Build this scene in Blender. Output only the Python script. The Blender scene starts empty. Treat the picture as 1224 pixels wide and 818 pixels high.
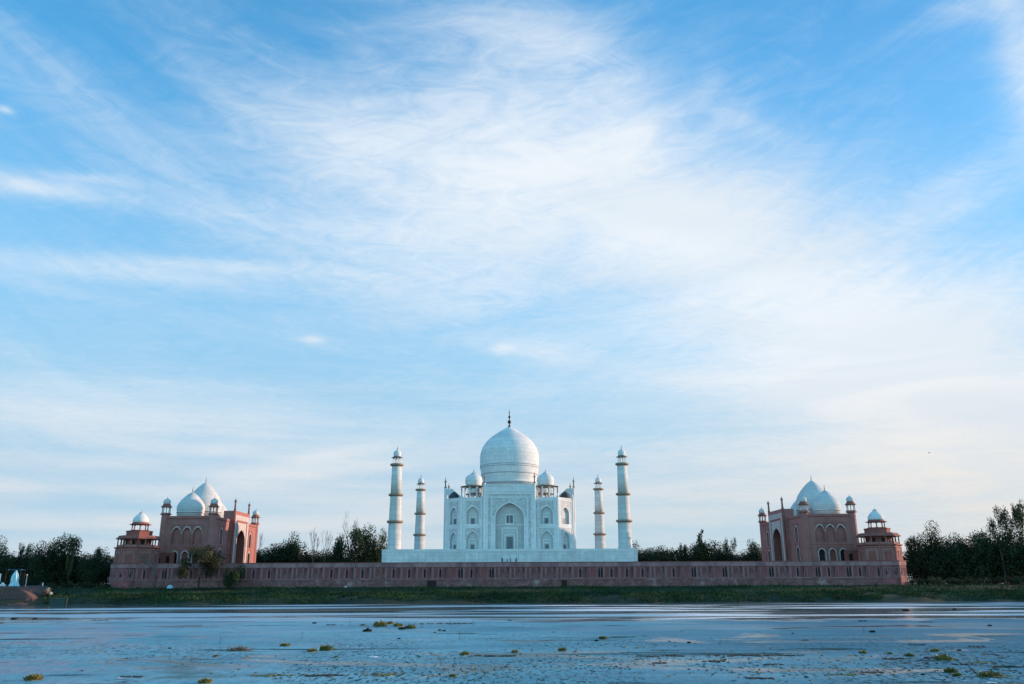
import bpy, bmesh, math, random
from mathutils import Vector, Matrix
R = math.radians
random.seed(7)
C = bpy.context.scene.collection
SC = bpy.context.scene

# ------------------------------------------------------------------ camera
PW, PH, F = 1224.0, 818.0, 1005.0
CAM_H = 6.4
PITCH = math.atan(288 / F); YAW = -3.7 / 1045; ROLL = R(-0.22)
cd = bpy.data.cameras.new('camera'); cam = bpy.data.objects.new('camera', cd); C.objects.link(cam)
cd.sensor_fit = 'HORIZONTAL'; cd.sensor_width = 36; cd.lens = 36 * F / PW
cd.clip_start = 0.1; cd.clip_end = 9000
CM = Matrix.Translation((0, 0, CAM_H)) @ Matrix.Rotation(YAW, 4, 'Z') @ Matrix.Rotation(math.pi / 2 + PITCH, 4, 'X') @ Matrix.Rotation(ROLL, 4, 'Z')
cam.matrix_world = CM
SC.camera = cam
def ray(px, py):
    return (CM.to_3x3() @ Vector(((px - PW / 2) / F, (PH / 2 - py) / F, -1)))
def at_y(px, py, y):            # point of the photo's line of sight at distance y
    d = ray(px, py); return Vector((0, 0, CAM_H)) + d * (y / d.y)
def at_z(px, py, z=0.0):        # point of the photo's line of sight on the level z
    d = ray(px, py); return Vector((0, 0, CAM_H)) + d * ((z - CAM_H) / d.z)

# ------------------------------------------------------------------ light
SUN_EL, SUN_AZ = R(10.5), R(77.0)        # azimuth from +Y towards +X
SUN_STRENGTH, SKY_STRENGTH, EXPOSURE = 5.0, 0.08, 0.32
sl = bpy.data.lights.new('sun', 'SUN'); so = bpy.data.objects.new('sun', sl); C.objects.link(so)
sl.energy = SUN_STRENGTH; sl.angle = R(0.5); sl.color = (1.0, 0.66, 0.46)
sdir = Vector((math.cos(SUN_EL) * math.sin(SUN_AZ), math.cos(SUN_EL) * math.cos(SUN_AZ), math.sin(SUN_EL)))
so.rotation_euler = sdir.to_track_quat('Z', 'Y').to_euler(); so.location = (200, 0, 150)
vs = SC.view_settings
vs.view_transform = 'Standard'; vs.look = 'None'; vs.gamma = 1; vs.use_curve_mapping = False; vs.exposure = EXPOSURE
SC.render.engine = 'CYCLES'
SC.cycles.max_bounces = 6; SC.cycles.use_denoising = True

W = bpy.data.worlds.new('World'); SC.world = W; W.use_nodes = True
def build_sky():
    nt = W.node_tree; N = nt.nodes; L = nt.links; N.clear()
    def n(t, **k):
        x = N.new(t)
        for a, b in k.items(): setattr(x, a, b)
        return x
    def put(sock, v):
        if isinstance(v, bpy.types.NodeSocket): L.new(v, sock)
        else: sock.default_value = v
    def M(op, a, b=None, c=None, clamp=False):
        x = n('ShaderNodeMath', operation=op, use_clamp=clamp)
        put(x.inputs[0], a)
        if b is not None: put(x.inputs[1], b)
        if c is not None: put(x.inputs[2], c)
        return x.outputs[0]
    def mixc(f, a, b):
        x = n('ShaderNodeMix', data_type='RGBA'); put(x.inputs[0], f); put(x.inputs[6], a); put(x.inputs[7], b); return x.outputs[2]
    def smooth(v, a, b):
        x = n('ShaderNodeMapRange', interpolation_type='SMOOTHSTEP'); put(x.inputs[0], v); x.inputs[1].default_value = a; x.inputs[2].default_value = b
        return x.outputs[0]
    tc = n('ShaderNodeTexCoord'); sep = n('ShaderNodeSeparateXYZ'); L.new(tc.outputs['Generated'], sep.inputs[0])
    x, y, z = sep.outputs
    az = M('MULTIPLY', M('ARCTAN2', x, y), 180 / math.pi)
    el = M('MULTIPLY', M('ARCSINE', z), 180 / math.pi)
    ae = n('ShaderNodeCombineXYZ'); L.new(az, ae.inputs[0]); L.new(el, ae.inputs[1])
    # cloud-layer plane coordinates (a flat layer seen in perspective)
    zz = M('MAXIMUM', M('ADD', z, 0.13), 0.05)
    pl = n('ShaderNodeCombineXYZ'); L.new(M('DIVIDE', x, zz), pl.inputs[0]); L.new(M('DIVIDE', y, zz), pl.inputs[1])
    def noise(rot, sc, scale, detail=9, rough=0.6, dist=0.4, off=(0, 0, 0)):
        m = n('ShaderNodeMapping'); L.new(pl.outputs[0], m.inputs[0]); m.inputs[1].default_value = off
        m.inputs[2].default_value = (0, 0, R(rot)); m.inputs[3].default_value = (sc[0], sc[1], 1)
        t = n('ShaderNodeTexNoise'); t.noise_dimensions = '2D'; L.new(m.outputs[0], t.inputs['Vector'])
        t.inputs['Scale'].default_value = scale; t.inputs['Detail'].default_value = detail
        t.inputs['Roughness'].default_value = rough; t.inputs['Distortion'].default_value = dist
        return t.outputs['Fac']
    n_big = noise(20, (1, 1.4), 1.3, 6, 0.55, 0.8)
    # wisps that fan out from a point low in the middle left: rows of cirrus bent across the sky
    azc = M('MINIMUM', M('MAXIMUM', az, -60.0), 60.0); sh = M('ADD', azc, 10.0)
    bend = M('MULTIPLY', M('MULTIPLY', M('MULTIPLY', sh, sh), M('MULTIPLY_ADD', smooth(az, -14.0, 2.0), -0.0055, 0.0100)), smooth(el, 3.0, 18.0))
    vv = M('SUBTRACT', el, bend)
    def fan(fx, fy, detail, rough, dist, off):
        c = n('ShaderNodeCombineXYZ'); L.new(M('MULTIPLY_ADD', az, fx, off), c.inputs[0]); L.new(M('MULTIPLY_ADD', vv, fy, off * 1.7), c.inputs[1])
        t = n('ShaderNodeTexNoise'); t.noise_dimensions = '2D'; L.new(c.outputs[0], t.inputs['Vector']); t.inputs['Scale'].default_value = 1.0
        t.inputs['Detail'].default_value = detail; t.inputs['Roughness'].default_value = rough; t.inputs['Distortion'].default_value = dist; return t.outputs['Fac']
    n_str = fan(.060, .26, 10, .62, .8, 3.0); n_str2 = fan(.13, .70, 9, .66, 1.0, 11.0)
    n_fine = noise(5, (1, 1.6), 9, 8, 0.66, 1.6, (1, 4, 0))
    # where the cirrus veils lie, by bearing and elevation (degrees)
    acc = 0.0
    def blob(px, py, sx, sy, rot, amp):
        nonlocal acc
        d = ray(px, py).normalized()
        a = math.degrees(math.atan2(d.x, d.y)); e = math.degrees(math.asin(d.z))
        k = 0.0566
        m = n('ShaderNodeMapping', vector_type='TEXTURE'); L.new(ae.outputs[0], m.inputs[0])
        m.inputs[1].default_value = (a, e, 0); m.inputs[2].default_value = (0, 0, R(-rot)); m.inputs[3].default_value = (sx * k, sy * k, 1)
        l = n('ShaderNodeVectorMath', operation='DOT_PRODUCT'); L.new(m.outputs[0], l.inputs[0]); L.new(m.outputs[0], l.inputs[1])
        acc = M('MULTIPLY_ADD', M('POWER', 0.3679, l.outputs['Value']), amp, acc)
    for b in CLOUDS: blob(*b)
    detail = M('ADD', M('MULTIPLY', n_str, 0.75), M('ADD', M('MULTIPLY', n_str2, 0.34), M('MULTIPLY', n_big, 0.36)))   # about 0.72
    detail = M('ADD', detail, M('MULTIPLY', n_fine, 0.50))
    dd = M('SUBTRACT', detail, 0.975)
    cover = M('ADD', acc, M('MULTIPLY', dd, M('ADD', 0.55, M('MULTIPLY', acc, 0.42))))
    # thin low cloud bands near the horizon
    low = smooth(el, 20.0, 2.0)
    bandv = n('ShaderNodeCombineXYZ'); L.new(M('MULTIPLY', az, 0.028), bandv.inputs[0]); L.new(M('MULTIPLY', el, 0.5), bandv.inputs[1])
    bt = n('ShaderNodeTexNoise'); bt.noise_dimensions = '2D'; L.new(bandv.outputs[0], bt.inputs['Vector']); bt.inputs['Scale'].default_value = 1.0; bt.inputs['Detail'].default_value = 7; bt.inputs['Distortion'].default_value = 0.15
    cover = M('ADD', cover, M('MULTIPLY', low, M('MULTIPLY_ADD', M('SUBTRACT', bt.outputs['Fac'], 0.5), 1.2, 0.36)))
    cover = smooth(cover, -0.10, 1.12)
    st = n('ShaderNodeTexSky'); st.sky_type = 'NISHITA'; st.sun_disc = False
    st.sun_elevation = SUN_EL; st.sun_rotation = SUN_AZ; st.air_density = 1.0; st.dust_density = 0.6; st.ozone_density = 2.0
    hs = n('ShaderNodeHueSaturation'); L.new(st.outputs[0], hs.inputs['Color'])
    hs.inputs['Saturation'].default_value = SKY_SAT; hs.inputs['Value'].default_value = SKY_GAIN; hs.inputs['Hue'].default_value = SKY_HUE
    lowc = smooth(el, 16.0, 1.0)
    warm = smooth(az, -25.0, 30.0)
    cl_lo = mixc(warm, CLOUD_LOW_L, CLOUD_LOW_R)
    cl = mixc(lowc, CLOUD_HI, cl_lo); cl = mixc(M('MULTIPLY', smooth(n_big, .40, .70), .36), cl, (6.2, 7.4, 8.6, 1))
    tint = n('ShaderNodeMix', data_type='RGBA', blend_type='MULTIPLY'); tint.inputs[0].default_value = 1.0; L.new(hs.outputs[0], tint.inputs[6]); tint.inputs[7].default_value = SKY_TINT
    side = n('ShaderNodeMix', data_type='RGBA', blend_type='MULTIPLY'); L.new(smooth(az, 0.0, 34.0), side.inputs[0]); L.new(tint.outputs[2], side.inputs[6]); side.inputs[7].default_value = (.80, .74, .78, 1)
    blue = mixc(M('MULTIPLY', smooth(el, 34.0, 5.0), 0.93), side.outputs[2], HAZE_BLUE)
    col = mixc(cover, blue, cl)
    # unseen low sky behind the camera boosted, added as fill for shaded walls
    rm = M('MULTIPLY', smooth(y, 0.0, -0.7), smooth(el, 48.0, 12.0)); rear = M('MULTIPLY_ADD', rm, REAR_FILL_GAIN - 1, 1.0)
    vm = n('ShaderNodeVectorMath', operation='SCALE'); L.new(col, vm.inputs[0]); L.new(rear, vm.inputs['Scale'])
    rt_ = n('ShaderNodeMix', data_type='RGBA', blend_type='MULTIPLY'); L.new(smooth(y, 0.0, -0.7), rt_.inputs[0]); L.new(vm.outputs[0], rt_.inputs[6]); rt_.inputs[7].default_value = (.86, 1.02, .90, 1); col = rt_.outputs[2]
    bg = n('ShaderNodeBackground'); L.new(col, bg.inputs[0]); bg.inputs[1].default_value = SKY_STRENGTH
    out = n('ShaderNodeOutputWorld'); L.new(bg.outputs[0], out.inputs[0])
SKY_SAT, SKY_GAIN, SKY_HUE = 1.15, 5.0, 0.5; SKY_TINT = (.39, .76, .80, 1); REAR_FILL_GAIN = 2.3
CLOUD_HI = (8.6, 9.2, 9.8, 1); CLOUD_LOW_L = (7.3, 7.6, 7.9, 1); CLOUD_LOW_R = (8.4, 7.9, 7.3, 1); HAZE_BLUE = (3.5, 5.6, 7.7, 1)
#          px    py   sx   sy  rot  amp      (rot: clockwise in the picture)
CLOUDS = [(560, 215, 330, 95, 4, .46), (600, 235, 170, 70, -8, .28), (830, 265, 220, 105, 28, .62), (1050, 390, 220, 110, 22, .54), (590, 60, 160, 95, 0, .44), (720, 95, 90, 50, 25, .28),
          (850, 95, 26, 30, 40, .14), (380, 150, 190, 60, 18, .26), (150, 165, 190, 40, 22, .16), (30, 222, 95, 12, -4, .55), (110, 214, 60, 6, -5, .25), (120, 322, 180, 16, -3, .42), (260, 318, 110, 8, -3, .25),
          (60, 345, 90, 8, 3, .2), (1224, 70, 30, 85, 0, .55), (1160, 8, 50, 16, 0, .36), (1160, 218, 80, 20, -10, .26), (1140, 250, 90, 12, -8, .18), (50, 70, 80, 45, 20, .07), (400, 275, 200, 22, 0, .16),
          (330, 568, 120, 13, -8, .34), (390, 545, 70, 8, -10, .26), (140, 500, 150, 10, 3, .24), (640, 420, 80, 14, 8, .25), (850, 455, 140, 15, 4, .22), (1150, 480, 230, 150, 0, .30), (760, 400, 260, 60, 0, .24),
          (374, 406, 13, 4, 0, .45), (600, 418, 14, 6, 0, .3), (6, 131, 9, 4, 0, .5), (60, 500, 130, 40, 0, .16), (300, 470, 220, 30, 4, .10), (560, 330, 220, 60, 0, .30), (10, 585, 40, 12, 0, .25),
          (1000, 590, 480, 110, 0, .40), (100, 640, 300, 30, 0, .25), (900, 150, 70, 14, 32, .14), (760, 152, 110, 10, -14, .12), (480, 350, 200, 50, 0, .12), (180, 420, 280, 90, 0, .12), (180, 260, 260, 60, 0, .10), (60, 580, 200, 9, 2, .22), (200, 622, 260, 10, 0, .25), (450, 560, 120, 8, -4, .2), (120, 520, 180, 12, 5, .22)]
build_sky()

# ------------------------------------------------------------------ materials
def mat(name, base, rough=0.8, vary=0.12, scale=0.35, grain=0.0, lines=None, spec=0.3, bump=0.0, second=None, metal=0.0, sec_scale=0.06, sec_lo=.52, sec_hi=.68, stretch=(1, 1, 1), rand=0.0):
    m = bpy.data.materials.new(name); m.use_nodes = True
    nt = m.node_tree; N = nt.nodes; L = nt.links
    p = N['Principled BSDF']; p.inputs['Roughness'].default_value = rough; p.inputs['Specular IOR Level'].default_value = spec; p.inputs['Metallic'].default_value = metal
    g = N.new('ShaderNodeTexCoord')
    mp = N.new('ShaderNodeMapping'); mp.inputs[3].default_value = stretch; L.new(g.outputs['Object'], mp.inputs[0])
    def noise(s, d=5, r=.6):
        t = N.new('ShaderNodeTexNoise'); L.new(mp.outputs[0], t.inputs['Vector']); t.inputs['Scale'].default_value = s; t.inputs['Detail'].default_value = d; t.inputs['Roughness'].default_value = r; return t.outputs['Fac']
    def mr(v, a, b, c, d):
        x = N.new('ShaderNodeMapRange'); L.new(v, x.inputs[0]); x.inputs[1].default_value = a; x.inputs[2].default_value = b; x.inputs[3].default_value = c; x.inputs[4].default_value = d; return x.outputs[0]
    def mul(a, b):
        x = N.new('ShaderNodeMath'); x.operation = 'MULTIPLY'; L.new(a, x.inputs[0]); L.new(b, x.inputs[1]); return x.outputs[0]
    def mixc(f, a, b, t='MIX'):
        x = N.new('ShaderNodeMix'); x.data_type = 'RGBA'; x.blend_type = t
        if isinstance(f, float): x.inputs[0].default_value = f
        else: L.new(f, x.inputs[0])
        for s, v in ((6, a), (7, b)):
            if isinstance(v, tuple): x.inputs[s].default_value = (*v, 1) if len(v) == 3 else v
            else: L.new(v, x.inputs[s])
        return x.outputs[2]
    nv = noise(scale)
    f = mr(nv, .3, .7, 1 - vary, 1 + vary)
    if grain:
        f = mul(f, mr(noise(scale * 9, 3), .3, .7, 1 - grain, 1 + grain))
    if lines:      # (course height, joint strength): masonry courses and staggered joints
        hgt, st_ = lines
        b = N.new('ShaderNodeTexBrick')
        cx = N.new('ShaderNodeSeparateXYZ'); L.new(g.outputs['Object'], cx.inputs[0])
        ad = N.new('ShaderNodeMath'); ad.operation = 'ADD'; L.new(cx.outputs[0], ad.inputs[0]); L.new(cx.outputs[1], ad.inputs[1])
        cb = N.new('ShaderNodeCombineXYZ'); L.new(ad.outputs[0], cb.inputs[0]); L.new(cx.outputs[2], cb.inputs[1])
        L.new(cb.outputs[0], b.inputs['Vector'])
        b.inputs['Scale'].default_value = 1; b.inputs['Brick Width'].default_value = hgt * 2.1; b.inputs['Row Height'].default_value = hgt
        b.inputs['Mortar Size'].default_value = hgt * .06; b.inputs['Mortar Smooth'].default_value = .4
        b.inputs['Color1'].default_value = (1, 1, 1, 1); b.inputs['Color2'].default_value = (1 - st_ * .6,) * 3 + (1,); b.inputs['Mortar'].default_value = (1 - st_,) * 3 + (1,)
        bw = N.new('ShaderNodeRGBToBW'); L.new(b.outputs['Color'], bw.inputs[0])
        f = mul(f, bw.outputs[0])
    base_s = tuple(base)
    if second:
        base_s = mixc(mr(noise(sec_scale, 7, .65), sec_lo, sec_hi, 0, 1), tuple(base), tuple(second))
    if rand:
        oi = N.new('ShaderNodeObjectInfo'); f = mul(f, mr(oi.outputs['Random'], 0, 1, 1 - rand, 1 + rand))
    cf = N.new('ShaderNodeCombineXYZ')
    for i in range(3): L.new(f, cf.inputs[i])
    col = mixc(1.0, base_s, cf.outputs[0], 'MULTIPLY')
    L.new(col, p.inputs['Base Color'])
    if bump:
        bp = N.new('ShaderNodeBump'); bp.inputs['Strength'].default_value = bump; bp.inputs['Distance'].default_value = .3
        L.new(noise(scale * 5, 6), bp.inputs['Height']); L.new(bp.outputs[0], p.inputs['Normal'])
    return m

MT = {}
MT['marble'] = mat('white_marble', (.70, .715, .715), .8, .10, .22, .07, (1.6, .20), spec=.12, second=(.56, .575, .57), sec_scale=.14, sec_lo=.48, sec_hi=.75)
MT['marble_trim'] = mat('marble_trim', (.70, .70, .68), .8, .08, .5, .06)
MT['marble_recess'] = mat('shaded_marble', (.50, .51, .50), .7, .10, .5, .08, (1.2, .12))  # darker marble for niches and portals, their shade put into the colour
MT['marble_dome'] = mat('dome_marble', (.68, .70, .70), .8, .09, .2, .07, (1.7, .22), spec=.12, second=(.53, .55, .55), sec_scale=.2, sec_lo=.5, sec_hi=.75, stretch=(1, 1, .35))
MT['panel_joint'] = mat('grey_panel_joint', (.50, .52, .52), .8, .25, .8, .3)
MT['mosque_dome'] = mat('mosque_dome_marble', (.56, .58, .58), .8, .10, .2, .08, (1.7, .18), spec=.12, second=(.45, .47, .47), sec_scale=.2)
MT['hood'] = mat('dark_hood', (.06, .065, .075), .8, .2, 1.0, .2)  # dark grey tone of the small half domes
MT['dark_eave'] = mat('dark_grey_eave', (.16, .15, .14), .85, .2, 1.0, .2)  # dark tone for the minaret kiosk eaves
MT['dome_band'] = mat('dark_inlay_band', (.34, .36, .36), .8, .2, 1.0, .2)
MT['inlay'] = mat('inlaid_marble', (.48, .49, .48), .7, .3, 1.3, .3)
MT['minaret_marble'] = mat('minaret_marble', (.60, .59, .56), .85, .10, .3, .08, (1.9, .22), spec=.1, second=(.48, .47, .44), sec_scale=.2, stretch=(1, 1, .25))
MT['tan'] = mat('tan_marble', (.27, .21, .165), .7, .12, .8)  # brown tone for balconies, eaves, pinnacle tips and small finials
MT['screen'] = mat('dark_screen', (.13, .15, .16), .5, .3, 1.5, .2)
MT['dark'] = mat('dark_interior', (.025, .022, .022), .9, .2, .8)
MT['sand'] = mat('red_sandstone', (.34, .145, .13), .85, .14, .25, .10, (.8, .16), second=(.26, .105, .095), sec_scale=.1)
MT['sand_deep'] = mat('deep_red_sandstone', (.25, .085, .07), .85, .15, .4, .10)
MT['sand_terr'] = mat('weathered_sandstone', (.29, .098, .10), .9, .24, .5, .22, (.9, .25), second=(.10, .05, .05), sec_scale=.16, sec_lo=.46, sec_hi=.62, stretch=(1, 1, .35))
MT['sand_pale'] = mat('pale_sandstone_coping', (.33, .175, .18), .9, .22, .5, .2, second=(.22, .115, .12), sec_scale=.2, sec_lo=.46, sec_hi=.6, stretch=(1, 1, .4))
MT['sand_base'] = mat('sandstone_footing', (.23, .105, .10), .95, .35, .5, .35, (1.0, .25), second=(.44, .29, .28), sec_scale=.16, sec_lo=.56, sec_hi=.7, bump=.4)
MT['white_plaster'] = mat('white_inlay_border', (.44, .385, .37), .75, .22, .8, .1)
MT['finial'] = mat('dark_bronze', (.05, .035, .03), .45, .2, 2, metal=.6)
MT['leaf'] = mat('foliage', (.026, .040, .016), .7, .40, .25, .35, second=(.048, .056, .022), sec_scale=.1, rand=.25, spec=.2)
MT['leaf_dry'] = mat('dry_foliage', (.085, .080, .040), .8, .35, .25, .3, second=(.12, .095, .06), sec_scale=.1, rand=.2, spec=.15)
MT['bark'] = mat('bark', (.075, .055, .042), .9, .3, .8, .3)
MT['twig'] = mat('grey_twig', (.16, .12, .10), .9, .3, .8, .3)
MT['grass'] = mat('bank_grass', (.024, .052, .020), .9, .45, .06, .45, second=(.050, .066, .028), sec_lo=.5, sec_scale=.05, spec=.1)
MT['soil'] = mat('bank_soil', (.028, .036, .020), .95, .3, .12, .3, second=(.045, .046, .030), sec_scale=.03, bump=.6)
MT['mud'] = mat('river_mud', (.11, .062, .055), .9, .2, .25, .2, second=(.07, .045, .042), sec_scale=.2, bump=.5, stretch=(.4, 1, 1.5))
MT['weed'] = mat('water_hyacinth', (.085, .105, .022), .6, .4, 2.5, .3, second=(.15, .125, .025), sec_scale=1.5)
MT['weed_yel'] = mat('yellowed_water_plant', (.20, .16, .042), .6, .35, 2.5, .3, second=(.07, .075, .02), sec_scale=1.5)
MT['weed_dark'] = mat('rotting_plant', (.022, .026, .016), .8, .4, 2.5, .3)
MT['straw'] = mat('dry_brush', (.17, .125, .085), .9, .35, 2.0, .3, second=(.08, .06, .045), sec_scale=1.2)
MT['plastic'] = mat('pale_plastic', (.72, .74, .76), .45, .1, 3)
MT['blue_tarp'] = mat('blue_tarp', (.06, .30, .52), .55, .25, .8, .1)
MT['pale_cloth'] = mat('pale_blue_cloth', (.42, .66, .74), .8, .3, .9, .15, second=(.10, .36, .58), sec_scale=.5)
MT['white_cloth'] = mat('white_cloth', (.72, .75, .76), .8, .1, 1)
MT['tan_rock'] = mat('tan_boulder', (.42, .27, .14), .9, .25, 1.2, .2, bump=.4)
MT['skin'] = mat('skin', (.20, .11, .075), .6, .05, 3)
MT['hair'] = mat('black_hair', (.012, .01, .009), .6, .1, 5)
MT['red_cloth'] = mat('dark_red_cloth', (.16, .025, .03), .85, .2, 4)
MT['blue_cloth'] = mat('teal_cloth', (.05, .22, .30), .85, .2, 4)
MT['mossy'] = mat('mossy_concrete', (.045, .075, .07), .9, .25, .8, .2)
MT['bird'] = mat('grey_feathers', (.13, .13, .14), .8, .2, 8)

# ------------------------------------------------------------------ mesh builder
class MB:
    def __init__(s): s.v = []; s.f = []; s.m = []; s.s = []; s.mats = []
    def mi(s, name):
        if name not in s.mats: s.mats.append(name)
        return s.mats.index(name)
    def face(s, pts, m, smooth=False):
        b = len(s.v); s.v.extend([tuple(p) for p in pts]); s.f.append(tuple(range(b, b + len(pts)))); s.m.append(s.mi(m)); s.s.append(smooth)
    def box(s, c, d, m, rot=0.0):
        cx, cy, cz = c; hx, hy, hz = d[0] / 2, d[1] / 2, d[2] / 2; b = len(s.v); cr, sr = math.cos(rot), math.sin(rot)
        for z in (-hz, hz):
            for x, y in ((-hx, -hy), (hx, -hy), (hx, hy), (-hx, hy)):
                s.v.append((cx + x * cr - y * sr, cy + x * sr + y * cr, cz + z))
        for q in ((0, 3, 2, 1), (4, 5, 6, 7), (0, 1, 5, 4), (1, 2, 6, 5), (2, 3, 7, 6), (3, 0, 4, 7)):
            s.f.append(tuple(b + i for i in q)); s.m.append(s.mi(m)); s.s.append(False)
    def lathe(s, prof, m, c=(0, 0, 0), n=32, smooth=True, off=0.0, caps=True):
        b = len(s.v); k = s.mi(m)
        for r, z in prof:
            for i in range(n):
                a = off + 2 * math.pi * i / n; s.v.append((c[0] + r * math.cos(a), c[1] + r * math.sin(a), c[2] + z))
        for j in range(len(prof) - 1):
            for i in range(n):
                i2 = (i + 1) % n
                s.f.append((b + j * n + i, b + j * n + i2, b + (j + 1) * n + i2, b + (j + 1) * n + i)); s.m.append(k); s.s.append(smooth)
        if caps:
            s.f.append(tuple(b + i for i in reversed(range(n)))); s.m.append(k); s.s.append(False)
            e = b + (len(prof) - 1) * n; s.f.append(tuple(e + i for i in range(n))); s.m.append(k); s.s.append(False)
    def prism(s, poly, z0, z1, m, top=True, bottom=False):
        n = len(poly)
        for i in range(n):
            a, c = poly[i], poly[(i + 1) % n]
            s.face([(a[0], a[1], z0), (c[0], c[1], z0), (c[0], c[1], z1), (a[0], a[1], z1)], m)
        if top: s.face([(p[0], p[1], z1) for p in poly], m)
        if bottom: s.face([(p[0], p[1], z0) for p in reversed(poly)], m)
    def tube(s, pts, rad, m, n=6, smooth=True):
        pts = [Vector(p) for p in pts]; b = len(s.v); k = s.mi(m)
        for i, p in enumerate(pts):
            t = (pts[min(i + 1, len(pts) - 1)] - pts[max(i - 1, 0)]).normalized()
            u = t.cross(Vector((0, 0, 1)));
            if u.length < .05: u = t.cross(Vector((1, 0, 0)))
            u.normalize(); w = t.cross(u); r = rad[i] if isinstance(rad, (list, tuple)) else rad
            for j in range(n):
                a = 2 * math.pi * j / n; s.v.append(tuple(p + (u * math.cos(a) + w * math.sin(a)) * r))
        for i in range(len(pts) - 1):
            for j in range(n):
                j2 = (j + 1) % n; s.f.append((b + i * n + j, b + i * n + j2, b + (i + 1) * n + j2, b + (i + 1) * n + j)); s.m.append(k); s.s.append(smooth)
        s.f.append(tuple(b + j for j in range(n))); s.m.append(k); s.s.append(False)
        e = b + (len(pts) - 1) * n; s.f.append(tuple(e + j for j in reversed(range(n)))); s.m.append(k); s.s.append(False)
    def build(s, name, parent=None, loc=None):
        me = bpy.data.meshes.new(name); me.from_pydata(s.v, [], s.f)
        for x in s.mats: me.materials.append(MT[x])
        me.polygons.foreach_set('material_index', s.m); me.polygons.foreach_set('use_smooth', s.s); me.update()
        o = bpy.data.objects.new(name, me); C.objects.link(o)
        if parent: o.parent = parent
        if loc: o.location = loc
        return o

def tag(o, label=None, cat=None, group=None, kind=None):
    if label: o['label'] = label
    if cat: o['category'] = cat
    if group: o['group'] = group
    if kind: o['kind'] = kind
    return o
def empty(name, loc, rz=0.0):
    o = bpy.data.objects.new(name, None); C.objects.link(o); o.location = loc; o.rotation_euler = (0, 0, rz); o.empty_display_size = .5; return o
def copy_tree(o, parent=None):
    c = o.copy(); C.objects.link(c)
    if parent: c.parent = parent
    for ch in list(o.children): copy_tree(ch, c)
    return c
def ngon(r, n, off=0.0): return [(r * math.cos(off + 2 * math.pi * i / n), r * math.sin(off + 2 * math.pi * i / n)) for i in range(n)]

# ---- pointed-arch wall bays
def arch_pts(a, sp, ap, seg=8):         # left foot to apex, x from -a to 0
    out = []
    for i in range(seg + 1):
        t = i / seg; ang = t * math.pi / 2
        x = -a * math.cos(ang); z = sp + (ap - sp) * (.74 * math.sin(ang) + .26 * (1 - math.cos(ang)))
        out.append((x, z))
    return out
def P3(o, u, x, z, n=None, d=0.0):
    p = Vector(o) + Vector(u) * x + Vector((0, 0, z))
    if n is not None: p = p + Vector(n) * d
    return p
def bay(mb, o, u, n, w, h, ow, ob, sp, ap, depth, mf, mr, mbk):
    """wall bay of width w and height h with an arched recess of width ow; o is its lower left corner, u runs along the wall, n out of it"""
    cx = w / 2; A = [(cx + x, z) for x, z in arch_pts(ow / 2, sp, ap)]
    if ob > 0: mb.face([P3(o, u, x, z) for x, z in ((0, 0), (w, 0), (w, ob), (0, ob))], mf)
    left = [(0, ob), (cx - ow / 2, ob)] + A + [(cx, h), (0, h)]
    mb.face([P3(o, u, x, z) for x, z in left], mf)
    mb.face([P3(o, u, w - x, z) for x, z in reversed(left)], mf)
    ol = [(cx - ow / 2, ob)] + A + [(w - x, z) for x, z in reversed(A[:-1])] + [(cx + ow / 2, ob)]
    for i in range(len(ol)):
        a, b = ol[i], ol[(i + 1) % len(ol)]
        mb.face([P3(o, u, *a), P3(o, u, *b), P3(o, u, b[0], b[1], n, -depth), P3(o, u, a[0], a[1], n, -depth)], mr)
    mb.face([P3(o, u, x, z, n, -depth) for x, z in ol], mbk)
def quad(mb, o, u, x0, x1, z0, z1, m, n=None, d=0.0):
    if x1 - x0 > 1e-4 and z1 - z0 > 1e-4: mb.face([P3(o, u, x, z, n, d) for x, z in ((x0, z0), (x1, z0), (x1, z1), (x0, z1))], m)
def slab(mb, o, u, n, x0, x1, z0, z1, proud, m, back=0.0):
    """raised strip on a wall"""
    c = [(x0, z0), (x1, z0), (x1, z1), (x0, z1)]
    f = [P3(o, u, x, z, n, proud) for x, z in c]; b = [P3(o, u, x, z, n, -back) for x, z in c]
    mb.face(f, m)
    for i in range(4): mb.face([b[i], b[(i + 1) % 4], f[(i + 1) % 4], f[i]], m)
def frame(mb, o, u, n, x0, x1, z0, z1, t, proud, m, bottom=False, back=0.0):
    slab(mb, o, u, n, x0, x0 + t, z0, z1, proud, m, back); slab(mb, o, u, n, x1 - t, x1, z0, z1, proud, m, back)
    slab(mb, o, u, n, x0 + t, x1 - t, z1 - t, z1, proud, m, back)
    if bottom: slab(mb, o, u, n, x0 + t, x1 - t, z0, z0 + t, proud, m, back)
def arch_band(mb, o, u, n, cx, a, sp, ap, t, proud, m, foot=None):
    """raised moulding that follows an arch"""
    foot = sp if foot is None else foot
    i_ = [(-a, foot)] + arch_pts(a, sp, ap); e_ = [(-a - t, foot)] + arch_pts(a + t, sp, ap + t * 1.25)
    for sgn in (1, -1):
        for k in range(len(i_) - 1):
            q = [i_[k], e_[k], e_[k + 1], i_[k + 1]]
            f = [P3(o, u, cx + sgn * x, z, n, proud) for x, z in q]; b = [P3(o, u, cx + sgn * x, z) for x, z in q]
            mb.face(f, m); mb.face([b[1], b[2], f[2], f[1]], m); mb.face([b[0], b[3], f[3], f[0]], m)
def spandrel(mb, o, u, n, cx, a, sp, ap, x0, x1, ztop, proud, m):
    """thin ornamental panel that fills the corners between an arch and its frame"""
    A = [(cx + x, z) for x, z in arch_pts(a, sp, ap)]
    pts = [(x0, sp)] + A + [(cx, ztop), (x0, ztop)]
    mb.face([P3(o, u, x, z, n, proud) for x, z in pts], m)
    mb.face([P3(o, u, 2 * cx - x, z, n, proud) for x, z in reversed(pts)], m)

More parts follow.
